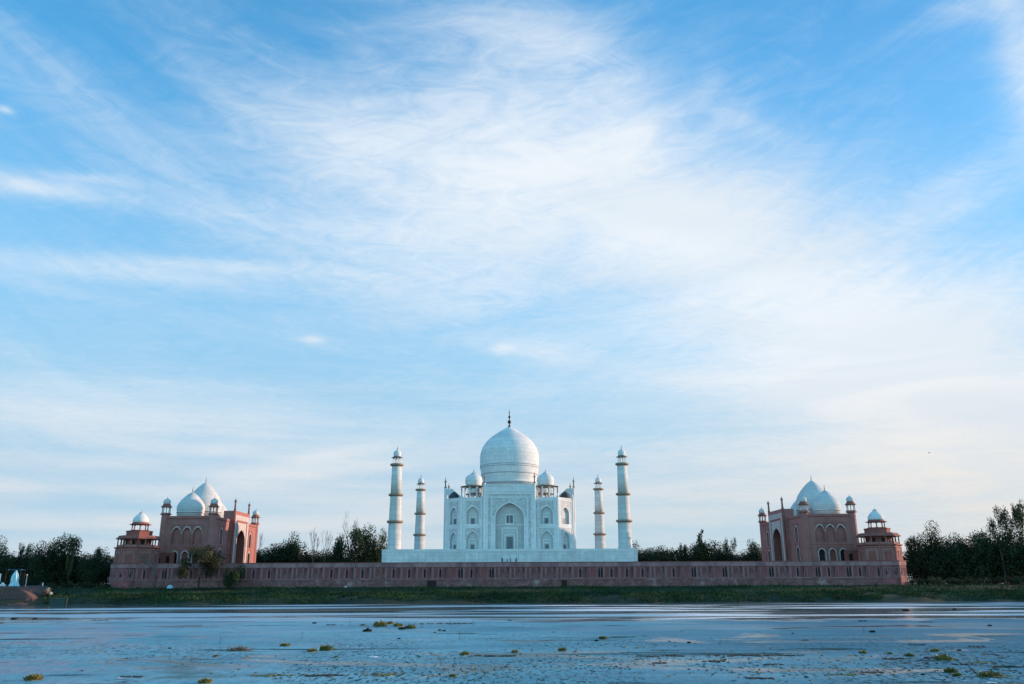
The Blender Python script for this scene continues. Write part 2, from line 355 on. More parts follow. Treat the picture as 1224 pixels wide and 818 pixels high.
ONION = [(.88, 0), (.92, .073), (.966, .18), (.993, .29), (1, .40), (.986, .51), (.92, .62), (.785, .727), (.635, .80), (.445, .873), (.32, .91), (.195, .945), (.085, .98), (.02, 1.0)]
CONIC = [(.95, 0), (.985, .07), (1, .16), (.985, .26), (.915, .39), (.80, .52), (.66, .64), (.50, .755), (.35, .85), (.22, .92), (.10, .97), (.02, 1.0)]
def dome_prof(tab, r, h):
    out = []
    for i in range(len(tab) - 1):
        for k in range(3):
            t = k / 3; out.append(((tab[i][0] * (1 - t) + tab[i + 1][0] * t) * r, (tab[i][1] * (1 - t) + tab[i + 1][1] * t) * h))
    out.append((tab[-1][0] * r, tab[-1][1] * h)); return out
def finial_mb(h, r, m, z=0.0, c=(0, 0)):
    b = MB(); b.lathe([(r * .9, 0), (r * .5, h * .06), (r * .3, h * .16), (r, h * .24), (r * .9, h * .32), (r * .25, h * .38), (r * .22, h * .46), (r * .6, h * .52), (r * .6, h * .58), (r * .2, h * .62), (r * .18, h * .74), (r * .4, h * .79), (r * .14, h * .84), (r * .03, h)], m, (c[0], c[1], z), 10); return b
def kiosk(parent, loc, r, colh, dome_r, dome_h, fin, mats, ncol=8, colw=.3, base_h=.5, eave_r=None, rail=False, dome_tab=ONION, fin_m='finial', eave_t=.28):
    """open domed kiosk: the floor slab is the part, its columns, eave, dome and finial are sub-parts"""
    mb_, mc, me_, md = mats; eave_r = eave_r or r * 1.35; off = math.pi / 8
    b = MB(); b.lathe([(r * 1.12, 0), (r * 1.12, base_h * .7), (r * 1.18, base_h * .7), (r * 1.18, base_h)], mb_, n=8, smooth=False, off=off)
    k = b.build('kiosk_floor', parent, loc)
    for i in range(ncol):
        a = off + 2 * math.pi * i / ncol; c = MB(); x, y = r * .96 * math.cos(a), r * .96 * math.sin(a)
        c.lathe([(colw * .8, 0), (colw * .8, colh * .08), (colw * .5, colh * .1), (colw * .45, colh * .8), (colw * .8, colh * .9), (colw * .9, colh)], mc, (0, 0, 0), 8)
        c.build('column', k, (x, y, base_h))
    zt = base_h + colh
    b = MB(); b.lathe([(r * .55, -.02), (r * 1.04, 0), (r * 1.04, eave_t * .6), (eave_r, eave_t * .2), (eave_r, eave_t * .5), (r * 1.04, eave_t * 1.5), (dome_r * 1.02, eave_t * 2.2), (dome_r * .98, eave_t * 3)], me_, n=16, smooth=False, off=off); b.build('eave', k, (0, 0, zt))
    zd = zt + eave_t * 3
    b = MB(); b.lathe(dome_prof(dome_tab, dome_r, dome_h), md, n=24); b.lathe([(dome_r * .30, dome_h * .93), (dome_r * .33, dome_h * .955), (dome_r * .2, dome_h * 1.0), (dome_r * .05, dome_h * 1.04)], md, n=16); b.build('dome', k, (0, 0, zd))
    finial_mb(fin, fin * .13, fin_m).build('finial', k, (0, 0, zd + dome_h))
    if rail:
        for i in range(8):
            a = off + 2 * math.pi * i / 8; c = MB(); c.lathe([(.16, 0), (.13, .4), (.13, colh)], me_, n=6); c.build('eave_post', k, ((eave_r - .25) * math.cos(a), (eave_r - .25) * math.sin(a), base_h + .02))
    return k

# ------------------------------------------------------------------ levels
ZG, ZT = 5.0, 13.46                 # ground at the wall's foot, terrace floor
CY = 377.0

# ------------------------------------------------------------------ marble mausoleum
def mausoleum():
    Hw, Wf, Wh = 21.35, 19.85, 26.4         # above the plinth: wall height, half front, half width
    root = tag(empty('mausoleum', (0, CY, ZT + 5.42)), 'great white marble mausoleum with onion dome on its plinth at the centre', 'mausoleum')
    wall = MB(); c = Wh - Wf
    oct_ = [(-Wf, -Wh), (Wf, -Wh), (Wh, -Wf), (Wh, Wf), (Wf, Wh), (-Wf, Wh), (-Wh, Wf), (-Wh, -Wf)]
    PWD = 10.4                              # half width of a portal
    sides = [((-Wf, -Wh), (1, 0), (0, -1)), ((Wh, -Wf), (0, 1), (1, 0)), ((Wf, Wh), (-1, 0), (0, 1)), ((-Wh, Wf), (0, -1), (-1, 0))]
    niche = []
    Z2 = 10.4
    for (ox, oy), u, n in sides:
        u3, n3 = (*u, 0), (*n, 0)
        for x0 in (0.0, Wf + PWD):
            w = Wf - PWD; o = P3((ox, oy, 0), u3, x0, 0)
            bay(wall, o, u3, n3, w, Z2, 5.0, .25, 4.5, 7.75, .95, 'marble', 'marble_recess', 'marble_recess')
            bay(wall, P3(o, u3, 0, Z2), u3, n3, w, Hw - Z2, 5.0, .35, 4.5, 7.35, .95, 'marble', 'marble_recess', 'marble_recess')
            niche.append((o, u3, n3, w, 5.0))
        # chamfer that follows this side
        d = Vector((u[0] + n[0] * -1, u[1] + n[1] * -1, 0)).normalized(); nn = Vector((u[0] + n[0], u[1] + n[1], 0)).normalized()
        o = P3((ox, oy, 0), u3, 2 * Wf, 0); w = c * math.sqrt(2)
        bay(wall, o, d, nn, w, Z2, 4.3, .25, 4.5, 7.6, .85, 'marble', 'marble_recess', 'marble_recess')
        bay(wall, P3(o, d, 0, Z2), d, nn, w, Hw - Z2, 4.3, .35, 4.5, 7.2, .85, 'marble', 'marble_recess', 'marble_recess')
        niche.append((o, d, nn, w, 4.3))
    wall.face([(p[0], p[1], Hw - .6) for p in oct_], 'marble')
    w_o = wall.build('wall', root)
    for (o, u, n, w, ow) in niche:
        for z0, hh in ((0, Z2), (Z2, Hw - Z2)):
            f = MB(); oo = P3(o, u, 0, z0)
            frame(f, oo, u, n, .75, w - .75, .12, hh - .9, .32, .14, 'marble_trim')
            arch_band(f, oo, u, n, w / 2, ow / 2 + .02, 4.5, 7.75 if z0 == 0 and ow == 5.0 else (7.6 if z0 == 0 else (7.35 if ow == 5.0 else 7.2)), .22, .09, 'marble_trim', .4)
            spandrel(f, oo, u, n, w / 2, ow / 2 + .26, 4.5, 8.1, w / 2 - ow / 2 - .5, 0, hh - 1.3, .012, 'inlay')
            fr = f.build('niche_frame', root)
            d_ = .95 if ow == 5.0 else .85; g = MB()
            slab(g, oo, u, n, w / 2 - .75, w / 2 + .75, .4, 2.6, -d_ + .06, 'screen', d_ - .01)
            frame(g, oo, u, n, w / 2 - 1.5, w / 2 + 1.5, .4, 4.6, .22, -d_ + .1, 'marble_trim', False, d_ - .01)
            slab(g, oo, u, n, w / 2 - 1.5, w / 2 + 1.5, 3.2, 3.45, -d_ + .09, 'marble_trim', d_ - .01)
            g.build('window', fr)
    # parapet and cornice
    p = MB()
    def loop(scale, z0, z1, m):
        pts = [(x * scale, y * scale) for x, y in oct_]
        for i in range(8):
            a, b2 = pts[i], pts[(i + 1) % 8]; ai, bi = [(q[0] * .985, q[1] * .985) for q in (a, b2)]
            p.face([(*a, z0), (*b2, z0), (*b2, z1), (*a, z1)], m); p.face([(*a, z1), (*b2, z1), (*bi, z1), (*ai, z1)], m); p.face([(*ai, z0), (*bi, z0), (*bi, z1), (*ai, z1)], m); p.face([(*a, z0), (*b2, z0), (*bi, z0), (*ai, z0)], m)
    loop(1.006, Hw - 1.0, Hw - .75, 'marble_trim'); loop(1.001, Hw - .72, Hw + .12, 'marble'); loop(1.008, .0, .5, 'marble_trim')
    p.build('parapet', root)
    # slender corner shafts
    for x, y in oct_:
        s_ = MB(); s_.lathe([(.5, 0), (.5, Hw + .3)], 'marble_trim', n=8, smooth=False); s_.lathe([(.62, Hw + .3), (.62, Hw + .7), (.35, Hw + .7), (.35, Hw + 1.4), (.05, Hw + 1.9)], 'marble_trim', n=8)
        s_.build('corner_shaft', root, (x * .998, y * .998, 0))
    # four portals
    HP = 26.7
    for k, ((ox, oy), u, n) in enumerate(sides):
        u3, n3 = Vector((*u, 0)), Vector((*n, 0)); pr = 1.6
        o = P3((ox, oy, 0), u3, Wf - PWD, 0, n3, pr); w = 2 * PWD; b = MB(); cx = w / 2
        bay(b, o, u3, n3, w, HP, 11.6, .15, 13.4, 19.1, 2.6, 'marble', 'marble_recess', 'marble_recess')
        for x in (0, w):        # returns
            b.face([P3(o, u3, x, 0), P3(o, u3, x, 0, n3, -pr - .02), P3(o, u3, x, HP, n3, -pr - .02), P3(o, u3, x, HP)], 'marble')
            b.face([P3(o, u3, x, Hw - .5, n3, -pr), P3(o, u3, x, Hw - .5, n3, -7), P3(o, u3, x, HP - 3.2, n3, -7), P3(o, u3, x, HP, n3, -3.2), P3(o, u3, x, HP, n3, -pr)], 'marble')
        b.face([P3(o, u3, 0, HP), P3(o, u3, w, HP), P3(o, u3, w, HP, n3, -3.2), P3(o, u3, 0, HP, n3, -3.2)], 'marble')
        b.face([P3(o, u3, 0, HP, n3, -3.2), P3(o, u3, w, HP, n3, -3.2), P3(o, u3, w, HP - 3.2, n3, -7), P3(o, u3, 0, HP - 3.2, n3, -7)], 'marble')
        b.face([P3(o, u3, 0, HP - 3.2, n3, -7), P3(o, u3, w, HP - 3.2, n3, -7), P3(o, u3, w, Hw - .6, n3, -7), P3(o, u3, 0, Hw - .6, n3, -7)], 'marble')
        po = b.build('portal', root)
        f = MB()
        frame(f, o, u3, n3, 1.15, w - 1.15, .2, HP - 3.6, .35, .16, 'marble_trim'); frame(f, o, u3, n3, 2.9, w - 2.9, .2, HP - 5.2, .35, .16, 'marble_trim')
        slab(f, o, u3, n3, 1.6, 2.8, .3, HP - 5.3, .02, 'inlay'); slab(f, o, u3, n3, w - 2.8, w - 1.6, .3, HP - 5.3, .02, 'inlay'); slab(f, o, u3, n3, 1.6, w - 1.6, HP - 5.1, HP - 4.05, .02, 'inlay')
        slab(f, o, u3, n3, -.05, w + .05, HP - 2.9, HP - 2.6, .22, 'marble_trim'); slab(f, o, u3, n3, -.05, w + .05, HP - .35, HP + .05, .25, 'marble_trim')
        arch_band(f, o, u3, n3, cx, 5.82, 13.4, 19.1, .35, .14, 'marble_trim', .2)
        f.build('portal_frame', po)
        sp_ = MB(); spandrel(sp_, o, u3, n3, cx, 6.2, 13.4, 19.65, 3.3, 0, HP - 5.6, .03, 'inlay'); sp_.build('spandrel_panel', po)
        # inside the recess: a low doorway and a window above
        dz = -2.6; dr = MB()
        frame(dr, o, u3, n3, cx - 3.3, cx + 3.3, .15, 9.3, .45, dz + .22, 'marble_trim', False, -dz - .01)
        frame(dr, o, u3, n3, cx - 2.2, cx + 2.2, .15, 6.6, .4, dz + .30, 'marble_trim', False, -dz - .01)
        slab(dr, o, u3, n3, cx - 1.3, cx + 1.3, .15, 5.6, dz + .1, 'screen', -dz - .01)
        slab(dr, o, u3, n3, cx - 5.75, cx + 5.75, 10.3, 10.6, dz + .2, 'marble_trim', -dz - .01)
        dr.build('doorway', po)
        wn = MB(); slab(wn, o, u3, n3, cx - 1.35, cx + 1.35, 11.0, 14.2, dz + .12, 'screen', -dz - .01); frame(wn, o, u3, n3, cx - 1.7, cx + 1.7, 10.7, 14.6, .35, dz + .24, 'marble_trim', True, -dz - .01)
        slab(wn, o, u3, n3, cx - .1, cx + .1, 11.05, 14.2, dz + .2, 'marble_trim', -dz - .01)
        wn.build('window', po)
        for x in (.1, w - .1):
            q = P3(o, u3, x, 0, n3, -.3); g = MB(); g.lathe([(.5, 0), (.5, HP + .4)], 'marble_trim', n=8, smooth=False)
            g.lathe([(.6, HP + .4), (.6, HP + .8), (.3, HP + .9), (.28, HP + 2.6), (.48, HP + 2.9), (.48, HP + 3.3), (.2, HP + 3.5), (.12, HP + 4.3), (.03, HP + 5.0)], 'tan', n=8)
            g.build('pinnacle', root, q)
        if k in (1, 3):     # dark half domes behind the side portals
            for sgn in (-1, 1):
                h = MB(); h.lathe([(2.2, 0), (2.2, 1.4), (2.1, 2.2), (1.6, 3.3), (.8, 4.0), (.05, 4.4)], 'hood', n=12); h.build('stair_hood', root, (n[0] * 23.8, sgn * 13.2, Hw - .6))
    # drum, dome, finial
    zb = 49.17 - (ZT + 5.42)
    d = MB(); d.lathe([(12.2, Hw - .7), (12.2, zb - .6), (12.5, zb - .6), (12.5, zb), (11.75, zb), (11.9, zb + 1.5), (12.1, zb + 1.5), (12.1, zb + 1.9), (11.95, zb + 1.9)], 'marble_dome', n=64); dr = d.build('drum', root)
    d = MB(); H = 74.4 - 49.17; d.lathe([(r, z) for r, z in dome_prof(ONION, 13.25, H)], 'marble_dome', (0, 0, zb), 72); do = d.build('dome', root)
    for zz, rr in ((3.2, 12.55), (6.2, 13.02), (7.0, 13.10)):
        d = MB(); d.lathe([(rr, zz), (rr + .16, zz + .08), (rr + .16, zz + .30), (rr, zz + .38)], 'dome_band', (0, 0, zb), 72, caps=False); d.build('dome_moulding', do)
    d = MB(); prof = dome_prof(ONION, 13.25, H); top = [(r + .16, z + .06) for r, z in prof if z > H * .905]; top.insert(0, (top[0][0] + .30, top[0][1] - .30)); top.insert(0, (top[0][0] - .2, top[0][1] - .25)); d.lathe(top, 'marble_trim', (0, 0, zb), 48); d.build('lotus_crown', do)
    finial_mb(8.3, .85, 'finial').build('finial', do, (0, 0, zb + H))
    for sx in (-1, 1):
        for sy in (-1, 1):
            kiosk(root, (sx * 15.3, sy * 16.0, Hw - .55), 4.0, 4.7, 3.6, 5.5, 1.6, ('marble', 'marble_trim', 'tan', 'marble_dome'), colw=.55, base_h=1.3, eave_r=5.7, rail=True, eave_t=.2)
    return root
mausoleum()

# ------------------------------------------------------------------ plinth
def plinth():
    root = tag(empty('marble_plinth', (0, 330, ZT)), 'long low white marble plinth under the mausoleum and minarets', 'plinth')
    h = 5.42; hw = 47.3; b = MB(); dp = 102.0
    b.prism([(-hw, 0), (hw, 0), (hw, dp), (-hw, dp)], 0, h, 'marble'); b.build('wall', root)
    for x in (-44.7, 44.7):
        for y in (4.6, dp - 4.6):
            p = MB(); p.lathe([(4.75, 0), (4.75, h + .06)], 'marble', n=8, smooth=False, off=math.pi / 8); p.build('corner_bastion', root, (x, y, 0))
    t = MB()
    slab(t, (-hw - .1, 0, 0), (1, 0, 0), (0, -1, 0), 0, 2 * hw + .2, h - .9, h - .65, .18, 'marble_trim'); slab(t, (-hw - .1, 0, 0), (1, 0, 0), (0, -1, 0), 0, 2 * hw + .2, .05, .55, .2, 'marble_trim')
    slab(t, (hw, 0, 0), (0, 1, 0), (1, 0, 0), 0, dp, h - .9, h - .65, .18, 'marble_trim'); t.build('moulding', root)
    pn = MB()
    for i in range(28):
        x = -hw + 6.5 + i * (2 * hw - 13) / 28; w = (2 * hw - 13) / 28
        frame(pn, (x, 0, 0), (1, 0, 0), (0, -1, 0), .22, w - .22, .9, h - 1.2, .14, .05, 'panel_joint', True)
    pn.build('panelling', root)
    return root
plinth()

# ------------------------------------------------------------------ minarets
def minaret(loc, label):
    root = tag(empty('minaret', loc), label, 'minaret', 'minarets at the corners of the marble plinth')
    b1, b2, b3 = 10.55, 20.9, 32.7
    s = MB(); s.lathe([(2.75, 0), (2.72, .8), (2.62, .9), (2.48, b1)], 'minaret_marble', n=32); s.lathe([(2.42, b1), (2.16, b2)], 'minaret_marble', n=32, caps=False); s.lathe([(2.12, b2), (1.88, b3)], 'minaret_marble', n=32); s.build('shaft', root)
    for z, r in ((b1, 2.45), (b2, 2.13), (b3, 1.88)):
        b = MB(); b.lathe([(r, -.75), (r + .30, -.42), (r + .78, -.2), (r + .82, .08), (r + .1, .10)], 'tan', n=32, smooth=False)
        bo = b.build('balcony', root, (0, 0, z)); q = MB(); q.lathe([(r + .70, .09), (r + .70, .42), (r + .62, .42), (r + .62, .09)], 'tan', n=32, smooth=False, caps=False); q.build('railing', bo)
    kiosk(root, (0, 0, b3 + .12), 1.55, 2.35, 1.5, 2.75, 1.6, ('tan', 'marble_trim', 'dark_eave', 'marble_dome'), colw=.34, base_h=.35, eave_r=2.3, eave_t=.2)
    return root
mn = minaret((-44.7, 334.6, ZT + 5.44), 'tall marble minaret on the front left plinth corner')
for x, y, l in ((44.7, 334.6, 'tall marble minaret on the front right plinth corner'), (-44.7, 427.4, 'smaller looking rear minaret between the left minaret and the mausoleum'), (44.7, 427.4, 'smaller looking rear minaret between the mausoleum and the right minaret')):
    m_ = copy_tree(mn); m_.location = (x, y, ZT + 5.44); m_['label'] = l

# ------------------------------------------------------------------ the two sandstone mosques
def mosque():
    """long axis on Y, portal on +X; origin at the centre of the base"""
    root = empty('mosque', (-130, CY, ZT)); HX, HY, H = 10.5, 30.0, 19.5
    w = MB(); tr = []
    for sgn in (-1, 1):     # the two narrow end walls
        o = Vector((-HX * (1 if sgn < 0 else -1), sgn * HY, 0)); u = Vector((-sgn * 1.0, 0, 0)) if sgn > 0 else Vector((1, 0, 0)); n = Vector((0, sgn, 0))
        fl = 4.1; bw = (2 * HX - 2 * fl) / 3
        quad(w, o, u, 0, fl, 0, H, 'sand'); quad(w, o, u, 2 * HX - fl, 2 * HX, 0, H, 'sand'); quad(w, o, u, fl, 2 * HX - fl, 16.6, H, 'sand'); quad(w, o, u, fl, 2 * HX - fl, 6.9, 8.0, 'sand')
        for i in range(3):
            oo = P3(o, u, fl + i * bw, 0)
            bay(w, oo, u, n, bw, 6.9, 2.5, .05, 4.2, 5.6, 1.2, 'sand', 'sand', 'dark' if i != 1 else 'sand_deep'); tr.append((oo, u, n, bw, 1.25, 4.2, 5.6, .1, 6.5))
            oo = P3(o, u, fl + i * bw, 8.0)
            bay(w, oo, u, n, bw, 8.6, 3.2, .3, 5.0, 7.0, 1.0, 'sand', 'sand', 'sand'); tr.append((oo, u, n, bw, 1.6, 5.0, 7.0, None, 8.0))
    lows = []
    for sgn in (-1, 1):     # the long walls
        o = Vector((sgn * HX, -HY * sgn, 0)); u = Vector((0, sgn, 0)); n = Vector((sgn, 0, 0)); pw = 20.0
        for x0 in (0.0, HY + pw / 2):
            ww = HY - pw / 2; bw = 6.0; a0 = (ww - bw) / 2
            quad(w, o, u, x0, x0 + a0, 0, H, 'sand'); quad(w, o, u, x0 + a0 + bw, x0 + ww, 0, H, 'sand'); quad(w, o, u, x0 + a0, x0 + a0 + bw, 16.6, H, 'sand')
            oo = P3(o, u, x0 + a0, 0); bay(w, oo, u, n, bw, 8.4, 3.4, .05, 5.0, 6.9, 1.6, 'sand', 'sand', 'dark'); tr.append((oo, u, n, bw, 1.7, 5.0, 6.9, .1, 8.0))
            oo = P3(o, u, x0 + a0, 8.4); bay(w, oo, u, n, bw, 8.2, 3.4, .5, 5.0, 6.8, 1.2, 'sand', 'sand', 'white_plaster'); tr.append((oo, u, n, bw, 1.7, 5.0, 6.8, .5, 7.8))
        # portal
        pr, HPT = 2.0, 23.2; po = P3(o, u, HY - pw / 2, 0, n, pr); b = MB()
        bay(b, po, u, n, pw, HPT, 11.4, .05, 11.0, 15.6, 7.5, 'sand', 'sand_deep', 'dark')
        for x in (0, pw):
            b.face([P3(po, u, x, 0), P3(po, u, x, 0, n, -5), P3(po, u, x, HPT, n, -5), P3(po, u, x, HPT)], 'sand')
        b.face([P3(po, u, 0, HPT), P3(po, u, pw, HPT), P3(po, u, pw, HPT, n, -5), P3(po, u, 0, HPT, n, -5)], 'sand'); b.face([P3(po, u, 0, H - .5, n, -5), P3(po, u, pw, H - .5, n, -5), P3(po, u, pw, HPT, n, -5), P3(po, u, 0, HPT, n, -5)], 'sand')
        pob = b.build('portal', root)
        f = MB(); frame(f, po, u, n, .5, pw - .5, .1, HPT - 1.6, 2.1, .14, 'white_plaster'); arch_band(f, po, u, n, pw / 2, 5.72, 11.0, 15.6, .5, .12, 'white_plaster', .1); frame(f, po, u, n, 3.0, pw - 3.0, .1, HPT - 4.2, .3, .15, 'sand_deep'); f.build('portal_border', pob)
        g = MB(); spandrel(g, po, u, n, pw / 2, 6.3, 11.0, 16.3, 3.4, 0, HPT - 4.6, .05, 'white_plaster'); g.build('spandrel_panel', pob)
        for x in ((.2, pw - .2) if sgn > 0 else ()):
            q = P3(po, u, x, 0, n, -.4); g = MB(); g.lathe([(.55, 0), (.55, HPT + .6)], 'sand_deep', n=8, smooth=False); g.lathe([(.42, HPT + .6), (.36, HPT + 3.4), (.6, HPT + 3.8), (.6, HPT + 4.2), (.2, HPT + 4.7), (.05, HPT + 5.4)], 'sand_pale', n=8); g.build('pinnacle', root, q)
    w.face([(-HX, -HY, H - .5), (HX, -HY, H - .5), (HX, HY, H - .5), (-HX, HY, H - .5)], 'sand')
    w.build('wall', root)
    for (oo, u, n, bw, a, sp, ap, foot, zt) in tr:
        t = MB(); arch_band(t, oo, u, n, bw / 2, a + .03, sp, ap, .38, .08, 'white_plaster', foot if foot is not None else sp - .6); frame(t, oo, u, n, .25, bw - .25, .15, zt, .2, .10, 'sand_deep'); t.build('arch_border', root)
    cn = MB()
    for z0, z1, pr, m in ((H - 1.1, H - .8, .3, 'sand_deep'), (H - .78, H + .02, .05, 'sand'), (7.15, 7.4, .12, 'sand_deep')):
        for (ox, oy), u, n, ln in (((-HX, -HY), (1, 0, 0), (0, -1, 0), 2 * HX), ((HX, -HY), (0, 1, 0), (1, 0, 0), 2 * HY), ((HX, HY), (-1, 0, 0), (0, 1, 0), 2 * HX), ((-HX, HY), (0, -1, 0), (-1, 0, 0), 2 * HY)):
            if z0 < 10 and ln > 30: continue
            slab(cn, (ox, oy, 0), u, n, -pr, ln + pr, z0, z1, pr, m, .3 if z0 > 10 else 0)
    cn.build('cornice', root)
    for x in (-1, 1):
        for y in (-1, 1):
            t = MB(); t.lathe([(1.7, 0), (1.6, H + .4), (2.2, H + .6), (2.2, H + .95)], 'sand_deep' if False else 'sand', n=8, smooth=False, off=math.pi / 8); t.build('corner_turret', root, (x * (HX - .9), y * (HY - .9), 0))
            kiosk(root, (x * (HX - .9), y * (HY - .9), H + .95), 1.55, 2.3, 1.45, 2.2, 1.0, ('sand_deep', 'white_plaster', 'sand_deep', 'mosque_dome'), colw=.4, base_h=.3, eave_r=2.2, eave_t=.45)
    for x_, y, r, dz, hd in ((-5.0, 0, 7.6, 4.3, 12.6), (-4.9, -15.0, 5.7, 2.8, 8.3), (-4.9, 15.0, 5.7, 2.8, 8.3)):
        d = MB(); d.lathe([(r * .95, H - .6), (r * .95, H + dz - .5), (r * .99, H + dz - .4), (r * .99, H + dz - .15), (r * .955, H + dz)], 'marble', n=40); dr = d.build('drum', root, (x_, y, 0))
        d = MB(); d.lathe([(r * .955, H + dz - .56), (r * 1.0, H + dz - .5), (r * 1.0, H + dz - .42), (r * .955, H + dz - .4)], 'sand_deep', n=40, caps=False); d.build('drum_band', dr)
        d = MB(); d.lathe(dome_prof(CONIC, r, hd), 'mosque_dome', n=48); do = d.build('dome', root, (x_, y, H + dz))
        finial_mb(2.6, .3, 'tan').build('finial', do, (0, 0, hd))
    return root
mq = mosque(); tag(mq, 'red sandstone mosque with white domes on the left end of the terrace', 'mosque')
gq = copy_tree(mq); gq.location = (129.5, CY, ZT); gq.rotation_euler = (0, 0, math.pi); tag(gq, 'red sandstone mosque with white domes on the right end of the terrace', 'mosque')
mq.location = (-130, CY, ZT)

# ------------------------------------------------------------------ corner towers
def tower(loc):
    root = empty('corner_tower', loc); off = math.pi / 8; c8 = math.cos(off)
    def oct_(b, rs, m): b.lathe([(r / c8, z) for r, z in rs], m, n=8, smooth=False, off=off)
    b = MB(); oct_(b, [(7.3, 0), (7.15, 6.0)], 'sand'); w = b.build('wall', root)
    b = MB(); oct_(b, [(7.25, 5.9), (7.7, 6.15), (7.7, 6.45), (7.2, 6.5)], 'sand_deep'); b.build('cornice', root)
    for i in range(8):
        a = i * math.pi / 4 - math.pi / 2; n = Vector((math.cos(a), math.sin(a), 0)); u = Vector((-n.y, n.x, 0)); p = MB(); o = n * 7.27
        frame(p, o, u, n, -2.7, 2.7, .5, 5.4, .25, .06, 'sand_deep', True)
        slab(p, o, u, n, -.9, .9, .6, 3.6, .04, 'sand_deep'); frame(p, o, u, n, -1.2, 1.2, .55, 4.1, .22, .1, 'sand_deep'); p.build('wall_panel', root)
    b = MB(); oct_(b, [(4.3, 6.4), (4.3, 12.3), (4.5, 12.3), (4.5, 12.6)], 'sand_deep'); core = b.build('upper_storey', root)
    for i in range(8):
        a = i * math.pi / 4 - math.pi / 2; n = Vector((math.cos(a), math.sin(a), 0)); u = Vector((-n.y, n.x, 0)); p = MB(); o = n * 4.31
        slab(p, o, u, n, -.7, .7, 6.6, 8.9, .03, 'dark'); frame(p, o, u, n, -1.1, 1.1, 6.55, 9.4, .3, .08, 'sand'); p.build('doorway', core)
        for k in (-.5, .5):
            aa = a + k * math.pi / 4; c = MB(); c.lathe([(.38, 0), (.26, .3), (.22, 2.6), (.45, 3.3)], 'sand', n=8); c.build('column', root, (6.6 / c8 * math.cos(aa), 6.6 / c8 * math.sin(aa), 6.47))
        c = MB(); c.lathe([(.38, 0), (.26, .3), (.22, 2.6), (.45, 3.3)], 'sand', n=8); c.build('column', root, (6.5 * math.cos(a), 6.5 * math.sin(a), 6.47))
    b = MB(); oct_(b, [(4.2, 9.75), (6.7, 9.75), (7.5, 9.45), (7.5, 9.7), (6.8, 10.2), (6.5, 10.75), (4.3, 10.85)], 'sand_deep'); b.build('eave', root)
    b = MB(); oct_(b, [(6.6, 6.5), (6.6, 7.3), (6.45, 7.3), (6.45, 6.5)], 'sand'); b.build('railing', root)
    kiosk(root, (0, 0, 12.6), 2.9, 2.0, 2.95, 3.9, 1.0, ('sand_deep', 'sand', 'sand_deep', 'marble_dome'), colw=.45, base_h=.3, eave_r=4.0, eave_t=.3, dome_tab=CONIC)
    return root
TX = 142.0
tw = tower((-TX, 330.6, ZT)); tag(tw, 'octagonal red sandstone corner tower left of the left mosque', 'tower')
t2 = copy_tree(tw); t2.location = (TX - .6, 330.6, ZT); tag(t2, 'octagonal red sandstone corner tower right of the right mosque', 'tower')
for sgn, lab in ((-1, 'low sandstone linking wall between left mosque and its corner tower'), (1, 'low sandstone linking wall between right mosque and its corner tower')):
    root = tag(empty('linking_wall', (sgn * 136.3, 341, ZT)), lab, 'wall'); b = MB(); L_ = 7.6; o = Vector((-L_ / 2, 0, 0)); u = Vector((1, 0, 0)); n = Vector((0, -1, 0))
    for i in range(2): bay(b, P3(o, u, i * 3.8, 0), u, n, 3.8, 5.2, 1.7, .05, 2.8, 3.7, .8, 'sand_deep', 'sand_deep', 'dark')
    b.face([(-3.8, 0, 5.2), (3.8, 0, 5.2), (3.8, 2, 5.2), (-3.8, 2, 5.2)], 'sand_deep'); b.face([(-3.8, 0, 0), (-3.8, 2, 0), (-3.8, 2, 5.2), (-3.8, 0, 5.2)], 'sand_deep'); b.face([(3.8, 0, 0), (3.8, 2, 0), (3.8, 2, 5.2), (3.8, 0, 5.2)], 'sand_deep'); b.face([(-3.8, 2, 0), (3.8, 2, 0), (3.8, 2, 5.2), (-3.8, 2, 5.2)], 'sand_deep')
    b.build('wall', root); q = MB(); slab(q, o, u, n, -.1, L_ + .1, 4.7, 5.25, .25, 'sand'); q.build('coping', root)

